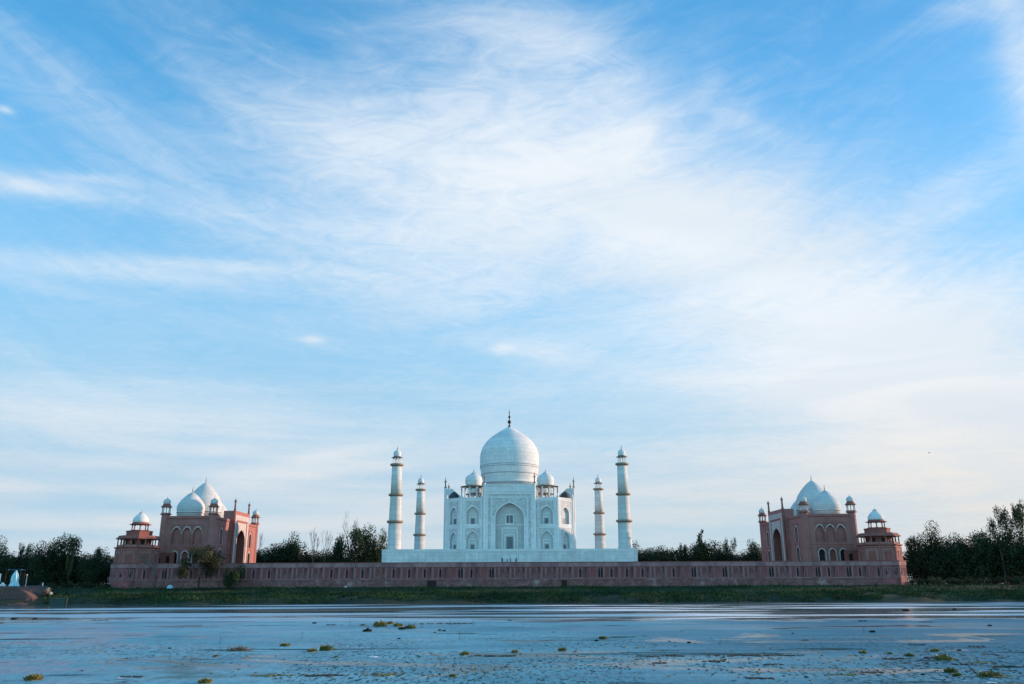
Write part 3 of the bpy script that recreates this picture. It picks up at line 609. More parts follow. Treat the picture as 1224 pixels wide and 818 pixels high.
# ------------------------------------------------------------------ river terrace
def terrace():
    root = tag(empty('terrace_wall', (0, 323, ZG)), 'long panelled red sandstone riverside terrace wall below the monuments', 'wall')
    HX = 144.2; H = ZT - ZG; ZS = 2.75
    b = MB(); b.prism([(-HX, .5), (HX, .5), (HX, 122), (-HX, 122)], -1.5, H, 'sand_terr'); b.build('wall', root)
    o = Vector((-HX, .5, 0)); u = Vector((1, 0, 0)); n = Vector((0, -1, 0))
    f = MB(); slab(f, o, u, n, 0, 2 * HX, -1.5, ZS, .62, 'sand_base'); f.build('footing', root)
    f = MB(); slab(f, o, u, n, 0, 2 * HX, ZS + .004, ZS + .3, .8, 'sand_pale'); f.build('string_course', root)
    f = MB(); slab(f, o, u, n, 0, 2 * HX, H - 1.35, H + .25, .56, 'sand_pale', .3); slab(f, o, u, n, 0, 2 * HX, H + .253, H + .45, .72, 'sand_deep', .3); f.build('coping', root)
    # panels, three patterns repeated
    NB = 50; W0 = 2 * HX / NB; z0, z1 = ZS + .304, H - 1.354; hh = z1 - z0; pats = []
    for k in range(3):
        p = MB(); q = Vector((0, 0, 0)); x = 0.0
        pw = (.42, .5, .36)[k]; slab(p, q, u, n, 0, pw, 0, hh, .36, 'sand_pale' if k != 1 else 'sand_terr'); x = pw
        widths = ((1.5, .8, 1.5), (2.4, .7, .7), (1.0, 1.7, 1.1))[k]; s_ = (W0 - pw) / sum(widths)
        for j, ww in enumerate(widths):
            ww *= s_; oo = Vector((x, -.22, 0)); narrow = ww < 1.15
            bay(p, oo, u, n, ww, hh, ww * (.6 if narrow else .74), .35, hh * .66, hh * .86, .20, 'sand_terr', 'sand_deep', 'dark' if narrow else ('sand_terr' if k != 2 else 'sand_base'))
            slab(p, oo, u, n, -.09, .09, 0, hh, .10, 'sand_pale')
            if not narrow:
                slab(p, oo, u, n, ww * .08, ww * .08 + .16, .1, hh - .3, .07, 'sand_pale'); slab(p, oo, u, n, ww * .92 - .16, ww * .92, .1, hh - .3, .07, 'sand_pale'); slab(p, oo, u, n, ww * .5 - .10, ww * .5 + .10, .5, hh * .8, -.10, 'sand_deep', .19)
            x += ww
        pats.append(p)
    rnd = random.Random(3); protos = {}
    for i in range(NB):
        k = rnd.choice((0, 0, 1, 2))
        if k not in protos: protos[k] = pats[k].build('wall_panel', root); c = protos[k]
        else: c = protos[k].copy(); C.objects.link(c)
        c.location = (-HX + i * W0, .5, z0)
    for px, w in ((516, 3.4), (674.5, 2.1)):
        X_ = at_y(px, 697, 323).x; d = MB(); oo = Vector((X_ - w / 2, -.12, 0))
        slab(d, oo, u, n, 0, w, -.6, ZS - .15, .06, 'dark'); frame(d, oo, u, n, -.35, w + .35, -.6, ZS - .02, .35, .14, 'sand_deep'); d.build('water_gate', root)
    off = math.pi / 8
    for sx in (-1, 1):
        b = MB(); b.lathe([(7.95 / math.cos(off), -1.5), (7.8 / math.cos(off), H)], 'sand_terr', n=8, smooth=False, off=off); b.lathe([(7.84 / math.cos(off), H - 1.3), (8.0 / math.cos(off), H - 1.2), (8.0 / math.cos(off), H + .2)], 'sand_pale', n=8, smooth=False, off=off, caps=False)
        b.lathe([(7.96 / math.cos(off), H + .2), (8.2 / math.cos(off), H + .3), (8.2 / math.cos(off), H + .5), (7.8 / math.cos(off), H + .55)], 'sand_deep', n=8, smooth=False, off=off, caps=False)
        b.lathe([(7.9 / math.cos(off), ZS), (8.1 / math.cos(off), ZS + .05), (8.1 / math.cos(off), ZS + .3), (7.9 / math.cos(off), ZS + .35)], 'sand_pale', n=8, smooth=False, off=off, caps=False)
        bo = b.build('corner_bastion', root, (sx * TX - (.6 if sx > 0 else 0), 7.6, 0))
        for i in range(8):
            a = i * math.pi / 4 - math.pi / 2; nn = Vector((math.cos(a), math.sin(a), 0)); uu = Vector((-nn.y, nn.x, 0)); p = MB(); oo = nn * 7.87
            for xx in (-2.1, 0.0, 2.1): frame(p, oo, uu, nn, xx - .85, xx + .85, 3.3, 6.6, .2, .1, 'sand_pale', True)
            for xx in (-1.6, 1.4): slab(p, oo, uu, nn, xx - .45, xx + .45, 3.9, 5.2, .06, 'dark')
            p.build('panelling', bo)
    return root
terrace()

# ------------------------------------------------------------------ ground and water
def hnoise(x, y):
    return (math.sin(x * .037 + 1.3) * math.cos(y * .05) + .6 * math.sin(x * .11 + y * .07 + 2) + .35 * math.sin(x * .31 - y * .2) + .2 * math.sin(x * .83 + y * .4)) / 2.1
def shore(x): return 289.0 + 2.4 * math.sin(x * .03) + 1.6 * math.sin(x * .083 + 1) + 1.0 * math.sin(x * .21 + 2) + .5 * math.sin(x * .5)
def bank_z(x, y):
    if y < 60: return 4.75 - 6.3 * min(1, max(0, (y - 14) / 40)) ** 1.3
    s = shore(x)
    if y < s - 4: return -1.5
    if y < s + 4: t = (y - s + 4) / 8; return -1.5 + 2.9 * t
    if y < 306: t = (y - s - 4) / (302 - s); return 1.4 + 2.2 * min(1, t) + .25 * hnoise(x * 2, y * 2)
    if y < 321: t = (y - 306) / 15; return 3.55 + (ZG - 3.55) * t + .2 * hnoise(x * 2, y * 2)
    return ZG + .15 * hnoise(x, y)
def ground():
    xs = [-3000, -1500, -800, -450, -320] + [-260 + i * 4 for i in range(131)] + [320, 450, 800, 1500, 3000]
    ys = [-600, -200, -60, 0, 14, 20, 28, 36, 44, 54, 60, 150, 230, 278] + [282 + i * 1.5 for i in range(28)] + [326, 340, 380, 440, 520, 700, 1000, 1800, 3500]
    v = [(x, y, bank_z(x, y)) for y in ys for x in xs]; nx = len(xs)
    f = [(j * nx + i, j * nx + i + 1, (j + 1) * nx + i + 1, (j + 1) * nx + i) for j in range(len(ys) - 1) for i in range(nx - 1)]
    me = bpy.data.meshes.new('ground'); me.from_pydata(v, [], f); me.materials.append(MT['soil']); me.polygons.foreach_set('use_smooth', [True] * len(f)); me.update()
    o = bpy.data.objects.new('ground', me); C.objects.link(o); tag(o, kind='structure')
ground()

def water_mat():
    m = bpy.data.materials.new('river_water'); m.use_nodes = True; nt = m.node_tree; N = nt.nodes; L = nt.links; p = N['Principled BSDF']
    g = N.new('ShaderNodeTexCoord')
    def noise(sc, s=1.0, d=6, r=.6, dist=0.0, off=(0, 0, 0)):
        mp = N.new('ShaderNodeMapping'); mp.inputs[1].default_value = off; mp.inputs[3].default_value = (sc[0], sc[1], 1); L.new(g.outputs['Object'], mp.inputs[0])
        t = N.new('ShaderNodeTexNoise'); L.new(mp.outputs[0], t.inputs['Vector']); t.inputs['Scale'].default_value = s; t.inputs['Detail'].default_value = d; t.inputs['Roughness'].default_value = r; t.inputs['Distortion'].default_value = dist; return t.outputs['Fac']
    def mr(v, a, b, c, d):
        x = N.new('ShaderNodeMapRange'); L.new(v, x.inputs[0]); x.interpolation_type = 'SMOOTHSTEP'
        for i, q in enumerate((a, b, c, d)): x.inputs[i + 1].default_value = q
        return x.outputs[0]
    def M(op, a, b):
        x = N.new('ShaderNodeMath'); x.operation = op
        for i, q in enumerate((a, b)):
            if isinstance(q, (int, float)): x.inputs[i].default_value = q
            else: L.new(q, x.inputs[i])
        return x.outputs[0]
    def mixc(f, a, b):
        x = N.new('ShaderNodeMix'); x.data_type = 'RGBA'; L.new(f, x.inputs[0])
        for s, v in ((6, a), (7, b)):
            if isinstance(v, tuple): x.inputs[s].default_value = (*v, 1)
            else: L.new(v, x.inputs[s])
        return x.outputs[2]
    sep = N.new('ShaderNodeSeparateXYZ'); L.new(g.outputs['Object'], sep.inputs[0]); X, Y = sep.outputs[0], sep.outputs[1]
    wob = M('MULTIPLY', M('SUBTRACT', noise((.018, .03), 1, 6, .6, .5), .5), 60)
    wx = M('ADD', X, M('MULTIPLY', M('SUBTRACT', noise((.012, .03), 1, 4), .5), 160))
    yb = M('ADD', Y, wob)
    film = mr(yb, 158, 150, 0, 1)                         # the floating algal film that covers the near half of the river
    film = M('MULTIPLY', film, mr(noise((.03, .05), 1, 6, .6, .8, (3, 17, 0)), .62, .58, .25, 1))     # open leads in it
    bands = M('MULTIPLY', mr(noise((.011, .06), 1, 6, .6, .5, (61, 9, 0)), .49, .56, 0, 1), mr(Y, 286, 270, 0, 1))  # pale lanes that paint bright sky reflection into the far water
    glint_x = M('MULTIPLY', mr(wx, 10, 40, 0, 1), mr(wx, 110, 90, 0, 1))  # stretch where the painted reflection turns near-white
    far = mr(yb, 150, 158, 0, 1); film = M('MAXIMUM', film, M('MULTIPLY', far, bands))  # painted reflection lanes join the film mask
    lane = noise((.006, .06), 1, 5, .55, .3); calm = mr(lane, .53, .60, 0, 1)
    rough = mr(calm, 0, 1, .15, .03)
    leftm = mr(wx, -5, -75, 0, 1)
    scum = M('MULTIPLY', mr(noise((.11, .09), 1, 8, .66, 1.2), .44, .54, 0, 1), M('MULTIPLY', leftm, mr(yb, 175, 120, 0, 1)))
    near = mr(yb, 128, 88, 0, 1)
    cells = mr(noise((3.0, .75), 1, 6, .68, .8, (5, 5, 0)), .50, .60, 0, 1)
    patch = mr(noise((.06, .05), 1, 4, .5, .5, (9, 0, 0)), .44, .54, 0, 1)
    crust = M('MULTIPLY', cells, M('MULTIPLY', near, M('MAXIMUM', M('MAXIMUM', patch, .25), mr(X, 20, 45, 0, .6))))
    streak = M('MULTIPLY', mr(noise((.035, .22), 1, 7, .65, .9, (2, 8, 0)), .585, .635, 0, .9), film)
    alg = M('MULTIPLY', mr(noise((.05, .10), 1, 7, .65, 1.2, (22, 8, 0)), .60, .68, 0, .7), film)
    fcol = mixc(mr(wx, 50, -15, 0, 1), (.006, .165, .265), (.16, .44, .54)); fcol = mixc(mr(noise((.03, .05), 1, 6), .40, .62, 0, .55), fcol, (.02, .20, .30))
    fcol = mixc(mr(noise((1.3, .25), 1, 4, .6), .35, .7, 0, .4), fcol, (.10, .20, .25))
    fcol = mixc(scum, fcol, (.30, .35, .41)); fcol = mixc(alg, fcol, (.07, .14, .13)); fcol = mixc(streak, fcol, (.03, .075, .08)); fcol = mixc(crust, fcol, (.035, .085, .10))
    fcol = mixc(far, fcol, mixc(glint_x, (.27, .46, .57), (.80, .80, .80))); col = mixc(film, (.03, .07, .09), fcol)
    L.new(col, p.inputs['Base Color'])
    matte = M('MINIMUM', M('ADD', scum, M('ADD', crust, streak)), 1.0)
    r2 = M('ADD', rough, M('MULTIPLY', film, .27)); L.new(r2, p.inputs['Roughness'])
    p.inputs['IOR'].default_value = 1.33
    sp = M('MULTIPLY', M('SUBTRACT', 1.0, matte), mr(film, 0, 1, .5, .03)); L.new(sp, p.inputs['Specular IOR Level'])
    h = M('ADD', M('MULTIPLY', noise((.9, .5), 1, 5, .6), 1.0), M('MULTIPLY', noise((3.0, 1.4), 1, 4, .6), .35)); h = M('ADD', h, M('MULTIPLY', crust, -.6))
    bp = N.new('ShaderNodeBump'); bp.inputs['Distance'].default_value = .25; L.new(h, bp.inputs['Height']); L.new(mr(film, 0, 1, .04, .35), bp.inputs['Strength']); L.new(bp.outputs[0], p.inputs['Normal'])
    return m
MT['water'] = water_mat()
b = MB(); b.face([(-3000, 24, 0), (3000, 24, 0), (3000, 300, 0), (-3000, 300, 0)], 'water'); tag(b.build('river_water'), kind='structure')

# mud landing stage at the left, built of layered earth
def mud():
    b = MB(); p0 = at_y(-60, 701, 300).x; p1 = at_y(53, 701, 300).x; zt = at_y(25, 701, 300).z; n = 46; rnd = random.Random(5); rows = []
    prof = [(0, -.6), (1.5, .25), (4.5, 1.0), (6.0, 1.5), (6.6, 2.1), (7.4, zt - .5), (8.2, zt), (12, zt + .1), (26, zt + .2)]
    for i in range(n + 1):
        t = i / n; x = p0 + (p1 - p0) * t; k = 1 - max(0, (t - .72) / .28) ** 2 * .85
        rows.append([(x + (rnd.random() - .5) * .3, 289 + dy + (rnd.random() - .5) * .5 + .6 * math.sin(x * .4), (z * k if z > 0 else z) + (rnd.random() - .5) * .16) for dy, z in prof])
    for i in range(n):
        for j in range(len(prof) - 1): b.face([rows[i][j], rows[i + 1][j], rows[i + 1][j + 1], rows[i][j + 1]], 'mud')
    return tag(b.build('mud_path'), kind='structure'), zt
_, MUDZ = mud()

# grass on the bank
def grass():
    rnd = random.Random(11); b = MB(); b.mi('grass')
    def blades(n, y0, y1, h0, h1, w):
        for _ in range(n):
            y = y0 + (y1 - y0) * rnd.random(); x = (rnd.random() * 2 - 1) * (y * .66 + 10); s = shore(x)
            if y < s + .3: continue
            if x < at_y(54, 705, y).x and y < 316: continue
            if y < 306 and hnoise(x * 1.9 + 40, y * 2.6) < -.5: continue
            z = bank_z(x, y) - .05; h = (h0 + (h1 - h0) * rnd.random()) * (.55 + .9 * max(0, .5 + hnoise(x * 3, y * 3))); a = rnd.random() * math.pi; dx, dy = math.cos(a) * w, math.sin(a) * w; lx, ly = (rnd.random() - .5) * h, (rnd.random() - .5) * h
            k = len(b.v); b.v += [(x - dx, y - dy, z), (x + dx, y + dy, z), (x + lx, y + ly, z + h)]; b.f.append((k, k + 1, k + 2)); b.m.append(0); b.s.append(False)
    blades(26000, 300, 322, .25, .7, .16); blades(30000, 289, 304, .35, 1.0, .18); blades(5000, 322, 345, .3, .9, .2)
    tag(b.build('bank_grass'), 'rough green grass along the far river bank', 'grass', kind='stuff')
grass()

# ------------------------------------------------------------------ trees
def crown_mesh(kind, seed):
    """leaf-clump crown of unit height (0..1) and its trunk with limbs"""
    rnd = random.Random(seed); L = MB(); T = MB(); lobes = []
    lm = 'leaf_dry' if kind == 'dry' else 'leaf'; L.mi(lm)
    tips = []
    def limb(p, d, ln, r, depth):
        q = p + d * ln; mid = (p + q) / 2 + Vector((rnd.uniform(-.1, .1), rnd.uniform(-.1, .1), .02)) * ln
        T.tube([p, mid, q], [r, r * .8, r * .55], 'twig' if kind == 'bare' else 'bark', 5)
        if depth == 0: tips.append(q); return
        for _ in range(rnd.choice((2, 3)) if kind != 'bare' else 3):
            nd = (d + Vector((rnd.uniform(-.8, .8), rnd.uniform(-.8, .8), rnd.uniform(-.1, .6)))).normalized(); limb(q, nd, ln * rnd.uniform(.6, .82), r * .55, depth - 1)
        tips.append(q)
    tall = kind == 'bare'
    limb(Vector((0, 0, -.02)), Vector((rnd.uniform(-.06, .06), rnd.uniform(-.06, .06), 1)), .34 if not tall else .36, .026, 3 if kind != 'bare' else 4)
    if kind == 'bare':
        return T, None
    if kind == 'dense': N, k, lob = 7000, .044, [(rnd.uniform(-.34, .34), rnd.uniform(-.34, .34), rnd.uniform(.34, .86), rnd.uniform(.12, .22)) for _ in range(17)] + [(0, 0, .55, .34), (.05, 0, .3, .3), (-.1, .1, .28, .3)]
    elif kind == 'conical': N, k, lob = 3800, .045, [(rnd.uniform(-.2, .2) * (1.2 - h), rnd.uniform(-.2, .2) * (1.2 - h), h, .26 * (1.12 - h)) for h in [.22 + .06 * i for i in range(13)]]
    elif kind == 'open': N, k, lob = 2300, .036, [(t.x * 1.15, t.y * 1.15, min(.95, t.z), rnd.uniform(.055, .12)) for t in tips if rnd.random() < .75 and t.z > .3]
    elif kind == 'dry': N, k, lob = 7500, .040, [(rnd.uniform(-.40, .40), rnd.uniform(-.4, .4), rnd.uniform(.3, .82), rnd.uniform(.12, .2)) for _ in range(14)]
    elif kind == 'round': N, k, lob = 3400, .05, [(rnd.uniform(-.16, .16), rnd.uniform(-.16, .16), rnd.uniform(.5, .78), rnd.uniform(.14, .24)) for _ in range(9)]
    else: N, k, lob = 4200, .07, [(rnd.uniform(-.55, .55), rnd.uniform(-.5, .5), rnd.uniform(.15, .62), rnd.uniform(.18, .34)) for _ in range(14)]    # bush
    wt = [l[3] ** 2 for l in lob]
    for _ in range(N):
        lx, ly, lz, lr = rnd.choices(lob, wt)[0]; d = Vector((rnd.gauss(0, 1), rnd.gauss(0, 1), rnd.gauss(0, 1))).normalized(); rr = lr * (rnd.random() ** .4) * (1.0 if rnd.random() < .96 else 1.15)
        c = Vector((lx, ly, lz)) + d * rr
        if c.z < .04: c.z = .04 + rnd.random() * .1
        a = Vector((rnd.gauss(0, 1), rnd.gauss(0, 1), rnd.gauss(0, 1))).normalized(); e = a.cross(d + Vector((.01, .3, .2)));
        if e.length < .01: continue
        e.normalize(); s = k * rnd.uniform(.45, 1.0)
        i = len(L.v); L.v += [tuple(c - a * s * .5), tuple(c + e * s * .35), tuple(c + a * s * .6), tuple(c - e * s * .3)]; L.f.append((i, i + 1, i + 2, i + 3)); L.m.append(0); L.s.append(False)
    mx = sorted(v[2] for v in L.v)[int(len(L.v) * .985)]; L.v = [(x, y, z / mx) for x, y, z in L.v]
    return T, L
TREE_PROTO = {}
def tree(px, top, halfw, y, kind, label, seed=0, group=None, name=None, ground=None, base_py=None):
    g = ZG - .1 if ground is None else ground
    p = at_y(px, top, y); h = p.z - g; sx = abs(at_y(px + halfw, top, y).x - p.x)
    key = (kind, seed % 3); halfn = {'dense': .5, 'conical': .27, 'open': .42, 'dry': .5, 'round': .32, 'bush': .75, 'bare': .36}[kind]
    root = empty(name or {'bare': 'bare_tree', 'bush': 'bush', 'dry': 'dry_tree'}.get(kind, 'leafy_tree'), (p.x, y, g), random.uniform(0, 6.28))
    sxy = sx / halfn * (1.35 if kind == 'dense' else 1.0); root.scale = (sxy, sxy, h); tag(root, label, 'bush' if kind == 'bush' else 'tree', group)
    if key not in TREE_PROTO:
        T, L = crown_mesh(kind, 100 + hash(kind) % 1 + seed % 3 * 17 + len(kind)); a = T.build('trunk', root); c = L.build('crown', root) if L else None; TREE_PROTO[key] = (a, c)
    else:
        for q in TREE_PROTO[key]:
            if q is not None:
                c = q.copy(); C.objects.link(c); c.parent = root
    return root
GL = 'trees left of the terrace'; GM = 'trees behind the terrace left of the mausoleum'; GN = 'trees behind the terrace right of the mausoleum'; GR = 'trees right of the terrace'
TREES = [
 # left of the terrace
 (3, 649, 14, 345, 'dense', 'dark tree cut by the left edge of the picture', 0, GL), (27, 650, 9, 350, 'open', 'thin open crowned tree with sky gaps near the left edge', 0, GL),
 (52, 653, 16, 348, 'dense', 'broad dark tree between the open crowned tree and the tallest left tree', 1, GL), (80, 643, 17, 352, 'dense', 'tallest dark leafy tree left of the corner tower', 2, GL),
 (112, 660, 17, 350, 'dense', 'lower dark tree close beside the left corner tower', 0, GL), (117, 655, 8, 356, 'open', 'thin pointed tree rising over the lower trees beside the left tower', 1, GL),
 (88, 645, 5, 349, 'dry', 'reddish dry leaved tree beside the tallest left tree', 0, GL),
 # behind the terrace, left
 (311, 630, 8, 455, 'bare', 'pale bare tree just right of the left mosque', 0, GM), (320, 655, 24, 452, 'dense', 'low dark tree just right of the left mosque', 1, GM),
 (350, 641, 11, 448, 'round', 'dark hump shaped tree right of the left mosque', 0, GM), (340, 650, 14, 450, 'dense', 'dark tree at the left foot of the hump shaped tree', 2, GM),
 (372, 655, 20, 455, 'dense', 'low dark tree under the two bare trees', 0, GM), (376, 630, 10, 445, 'bare', 'left one of two bare trees left of the tall dark tree', 1, GM), (390, 627, 7, 446, 'bare', 'right one of two bare trees left of the tall dark tree', 2, GM),
 (405, 644, 8, 442, 'round', 'small round topped tree just left of the tall dark tree', 1, GM), (428, 632, 18, 446, 'dense', 'tall broad dark tree left of the front left minaret', 2, GM), (421, 611, 9, 450, 'bare', 'wispy bare tree topping the tall dark tree', 0, GM),
 (452, 639, 11, 448, 'dense', 'dark tree touching the front left minaret', 1, GM), (474, 649, 7, 450, 'round', 'small dark tree between the two left minarets', 2, GM), (396, 657, 14, 452, 'dense', 'low dark tree below the small round topped tree', 0, GM),
 # behind the terrace, right
 (766, 653, 12, 450, 'dense', 'dark tree just right of the marble plinth', 0, GN), (790, 657, 18, 452, 'dense', 'low dark tree right of the one beside the plinth', 1, GN), (785, 654, 7, 455, 'bare', 'faint bare tree above the low trees right of the plinth', 1, GN),
 (814, 651, 9, 453, 'open', 'open crowned tree left of the cone shaped tree', 2, GN), (838, 639, 13, 447, 'conical', 'cone shaped dark tree between plinth and right mosque', 0, GN), (836, 650, 22, 450, 'dense', 'broad dark tree at the foot of the cone shaped tree', 2, GN),
 (871, 644, 9, 449, 'open', 'open crowned tree right of the cone shaped tree', 0, GN), (866, 654, 20, 451, 'dense', 'broad dark tree under the right open crowned tree', 0, GN), (903, 650, 14, 450, 'dense', 'dark flat topped tree just left of the right mosque', 1, GN),
 # right of the terrace
 (1106, 632, 18, 352, 'dense', 'tall dark tree just right of the right corner tower', 0, GR), (1092, 642, 12, 356, 'open', 'thin sparse tree beside the right corner tower', 1, GR), (1142, 633, 12, 372, 'bare', 'pale bare tree between the tall dark trees on the right', 2, GR),
 (1140, 644, 18, 356, 'dense', 'dark tree under the pale bare tree on the right', 1, GR), (1168, 637, 18, 352, 'dense', 'dark tree left of the sparse tall tree on the right', 2, GR), (1188, 608, 17, 346, 'open', 'tall sparse tree with open limbs near the right edge', 0, GR),
 (1196, 636, 22, 352, 'dense', 'broad dark tree at the foot of the sparse tall tree', 0, GR), (1218, 601, 14, 344, 'open', 'tallest sparse tree cut by the right edge of the picture', 2, GR), (1222, 634, 18, 350, 'dense', 'dark tree at the foot of the tallest sparse tree', 1, GR),
]
for t in TREES: tree(*t)
# the ranks behind them, which close the gaps
rt = random.Random(21)
def rank(x0, x1, n, top, y, lab, grp, ground=None):
    for i in range(n):
        px = x0 + (x1 - x0) * (i + .5) / n + rt.uniform(-2, 2); tree(px, top + rt.uniform(-3, 4), (x1 - x0) / n * rt.uniform(.8, 1.1), y + rt.uniform(-4, 8), 'dense', lab, i, grp, 'leafy_tree', ground)
rank(-50, 134, 9, 668, 362, 'dark tree in the shaded back rank left of the corner tower', 'back rank of trees left of the terrace')
rank(-120, 130, 8, 666, 390, 'dark tree in the far back rank left of the corner tower', 'far rank of trees left of the terrace')
rank(300, 465, 8, 660, 468, 'dark tree in the low back rank between left mosque and minaret', 'back rank of trees behind the terrace left')
rank(756, 920, 8, 660, 468, 'dark tree in the low back rank between minaret and right mosque', 'back rank of trees behind the terrace right')
rank(1080, 1290, 9, 650, 366, 'dark tree in the shaded back rank right of the corner tower', 'back rank of trees right of the terrace')
rank(1090, 1330, 8, 656, 392, 'dark tree in the far back rank right of the corner tower', 'far rank of trees right of the terrace')
def far_wood():
    rnd = random.Random(31); b = MB(); b.mi('leaf')
    for _ in range(52000):
        x = rnd.uniform(-430, 430); y = rnd.uniform(492, 512); top = 15.5 + 3.0 * hnoise(x * 2.2, 5) + 1.6 * math.sin(x * .9) * math.sin(x * .31 + 1)
        z = ZG + top * (rnd.random() ** .8); a = Vector((rnd.gauss(0, 1), rnd.gauss(0, 1), rnd.gauss(0, 1))).normalized(); e = a.orthogonal().normalized(); k = rnd.uniform(.5, 1.3); c = Vector((x, y, z))
        i = len(b.v); b.v += [tuple(c - a * k * .6), tuple(c + e * k * .45), tuple(c + a * k * .7), tuple(c - e * k * .4)]; b.f.append((i, i + 1, i + 2, i + 3)); b.m.append(0); b.s.append(False)
    tag(b.build('far_wood'), 'far dark wood closing the view behind the terrace', 'wood', kind='stuff')
far_wood()
# bushes at the foot of the two tree lines
for i, (px, top, hw, y) in enumerate(((62, 697, 8, 322), (84, 695, 9, 325), (106, 696, 10, 323), (126, 698, 7, 318), (30, 692, 10, 326), (8, 690, 10, 327))):
    tree(px, top, hw, y, 'bush', 'low dark bush in the row under the left trees', i, 'bushes under the left trees')
for i, (px, top, hw, y) in enumerate(((1096, 692, 9, 327), (1118, 690, 10, 326), (1140, 691, 10, 328), (1162, 690, 11, 327), (1186, 690, 11, 328), (1210, 689, 11, 326), (1228, 689, 9, 326))):
    tree(px, top, hw, y, 'bush', 'low dark bush in the row under the right trees', i, 'bushes under the right trees')
# growth in front of the terrace wall
tree(241, 654.5, 27, 317, 'dry', 'rounded hazy green tree in front of the left mosque and terrace wall', 1, ground=4.2)
tree(278, 676, 14, 318, 'bush', 'dark bush against the terrace wall right of the rounded tree', 1, ground=7.0 if False else 4.4)
tree(190, 652, 20, 318, 'bare', 'wispy bare tree in front of the left corner tower', 2, ground=4.3)

# ------------------------------------------------------------------ people and things on the left bank
def person(loc, cloth, h, label, rz=0.0, stride=0.0, arms=.06):
    S = h / 1.72; V = []; E = []; RD = []
    def v(x, y, z, r): V.append((x * S, y * S, z * S)); RD.append(r * S); return len(V) - 1
    def e(a, b_): E.append((a, b_))
    pel = v(0, 0, .92, .135); wa = v(0, 0, 1.08, .12); ch = v(0, 0, 1.30, .15); nk = v(0, 0, 1.46, .06); hd0 = v(0, -.01, 1.54, .085); hd = v(0, -.015, 1.63, .098); tp = v(0, 0, 1.70, .06)
    for a, b_ in ((pel, wa), (wa, ch), (ch, nk), (nk, hd0), (hd0, hd), (hd, tp)): e(a, b_)
    ns = v(0, -.115, 1.60, .012); e(hd, ns)
    for s in (-1, 1):
        er = v(s * .10, 0, 1.61, .014); e(hd, er)
        sh = v(s * .18, 0, 1.39, .06); el = v(s * (.22 + arms), .02, 1.12, .042); wr = v(s * (.22 + arms), -.05, .88, .03); pm = v(s * (.22 + arms), -.07, .80, .032)
        e(ch, sh); e(sh, el); e(el, wr); e(wr, pm)
        for k in range(4): fg = v(s * (.22 + arms), -.105 + k * .022, .735 + abs(k - 1.4) * .006, .009); ft = v(s * (.215 + arms), -.105 + k * .022, .70 + abs(k - 1.4) * .008, .008); e(pm, fg); e(fg, ft)
        th = v(s * (.20 + arms), -.12, .77, .010); e(pm, th)
        hp = v(s * .09, 0, .86, .09); kn = v(s * .10, -s * stride * .5, .48, .06); an = v(s * .10, -s * stride, .09, .04); to = v(s * .11, -s * stride - .15, .035, .035)
        e(pel, hp); e(hp, kn); e(kn, an); e(an, to)
    me = bpy.data.meshes.new('person'); me.from_pydata(V, E, []); me.materials.append(MT['skin']); o = bpy.data.objects.new('person', me); C.objects.link(o); o.location = loc; o.rotation_euler = (0, 0, rz)
    sk = o.modifiers.new('Skin', 'SKIN'); o.modifiers.new('Sub', 'SUBSURF').render_levels = 1
    for i, d in enumerate(me.skin_vertices[0].data): d.radius = (RD[i], RD[i]); d.use_root = i == 0
    tag(o, label, 'person')
    k = MB(); k.lathe([(.20 * S, .35 * S), (.21 * S, .7 * S), (.175 * S, .95 * S), (.165 * S, 1.12 * S), (.205 * S, 1.32 * S), (.15 * S, 1.42 * S), (.075 * S, 1.47 * S)], cloth, n=14); k.build('long_shirt', o)
    k = MB(); k.lathe([(.125 * S, 1.62 * S), (.122 * S, 1.68 * S), (.09 * S, 1.735 * S), (.02 * S, 1.75 * S)], 'hair', (0, .02 * S, 0), 12); k.build('hair', o)
    return o
def on_terrace(px): p = at_y(px, 672, 325.5); return (p.x, 325.5, ZT + .02)
person(on_terrace(600.2), 'red_cloth', 2.0, 'person in dark red on the terrace below the portal, left one', .3)
person(on_terrace(617.0), 'red_cloth', 2.0, 'person in dark red on the terrace below the portal, right one', -.5)
person(on_terrace(606.3), 'blue_cloth', 1.75, 'person in teal standing between two dark red figures on the terrace', 1.2)
person(on_terrace(610.2), 'blue_cloth', 1.9, 'taller person in teal beside the right dark red figure on the terrace', 2.0)
pp = at_y(50.5, 703, 304); person((pp.x, 304, at_y(50.5, 701.8, 304).z), 'white_cloth', 1.7, 'person in white standing at the end of the mud landing', .4, .12)

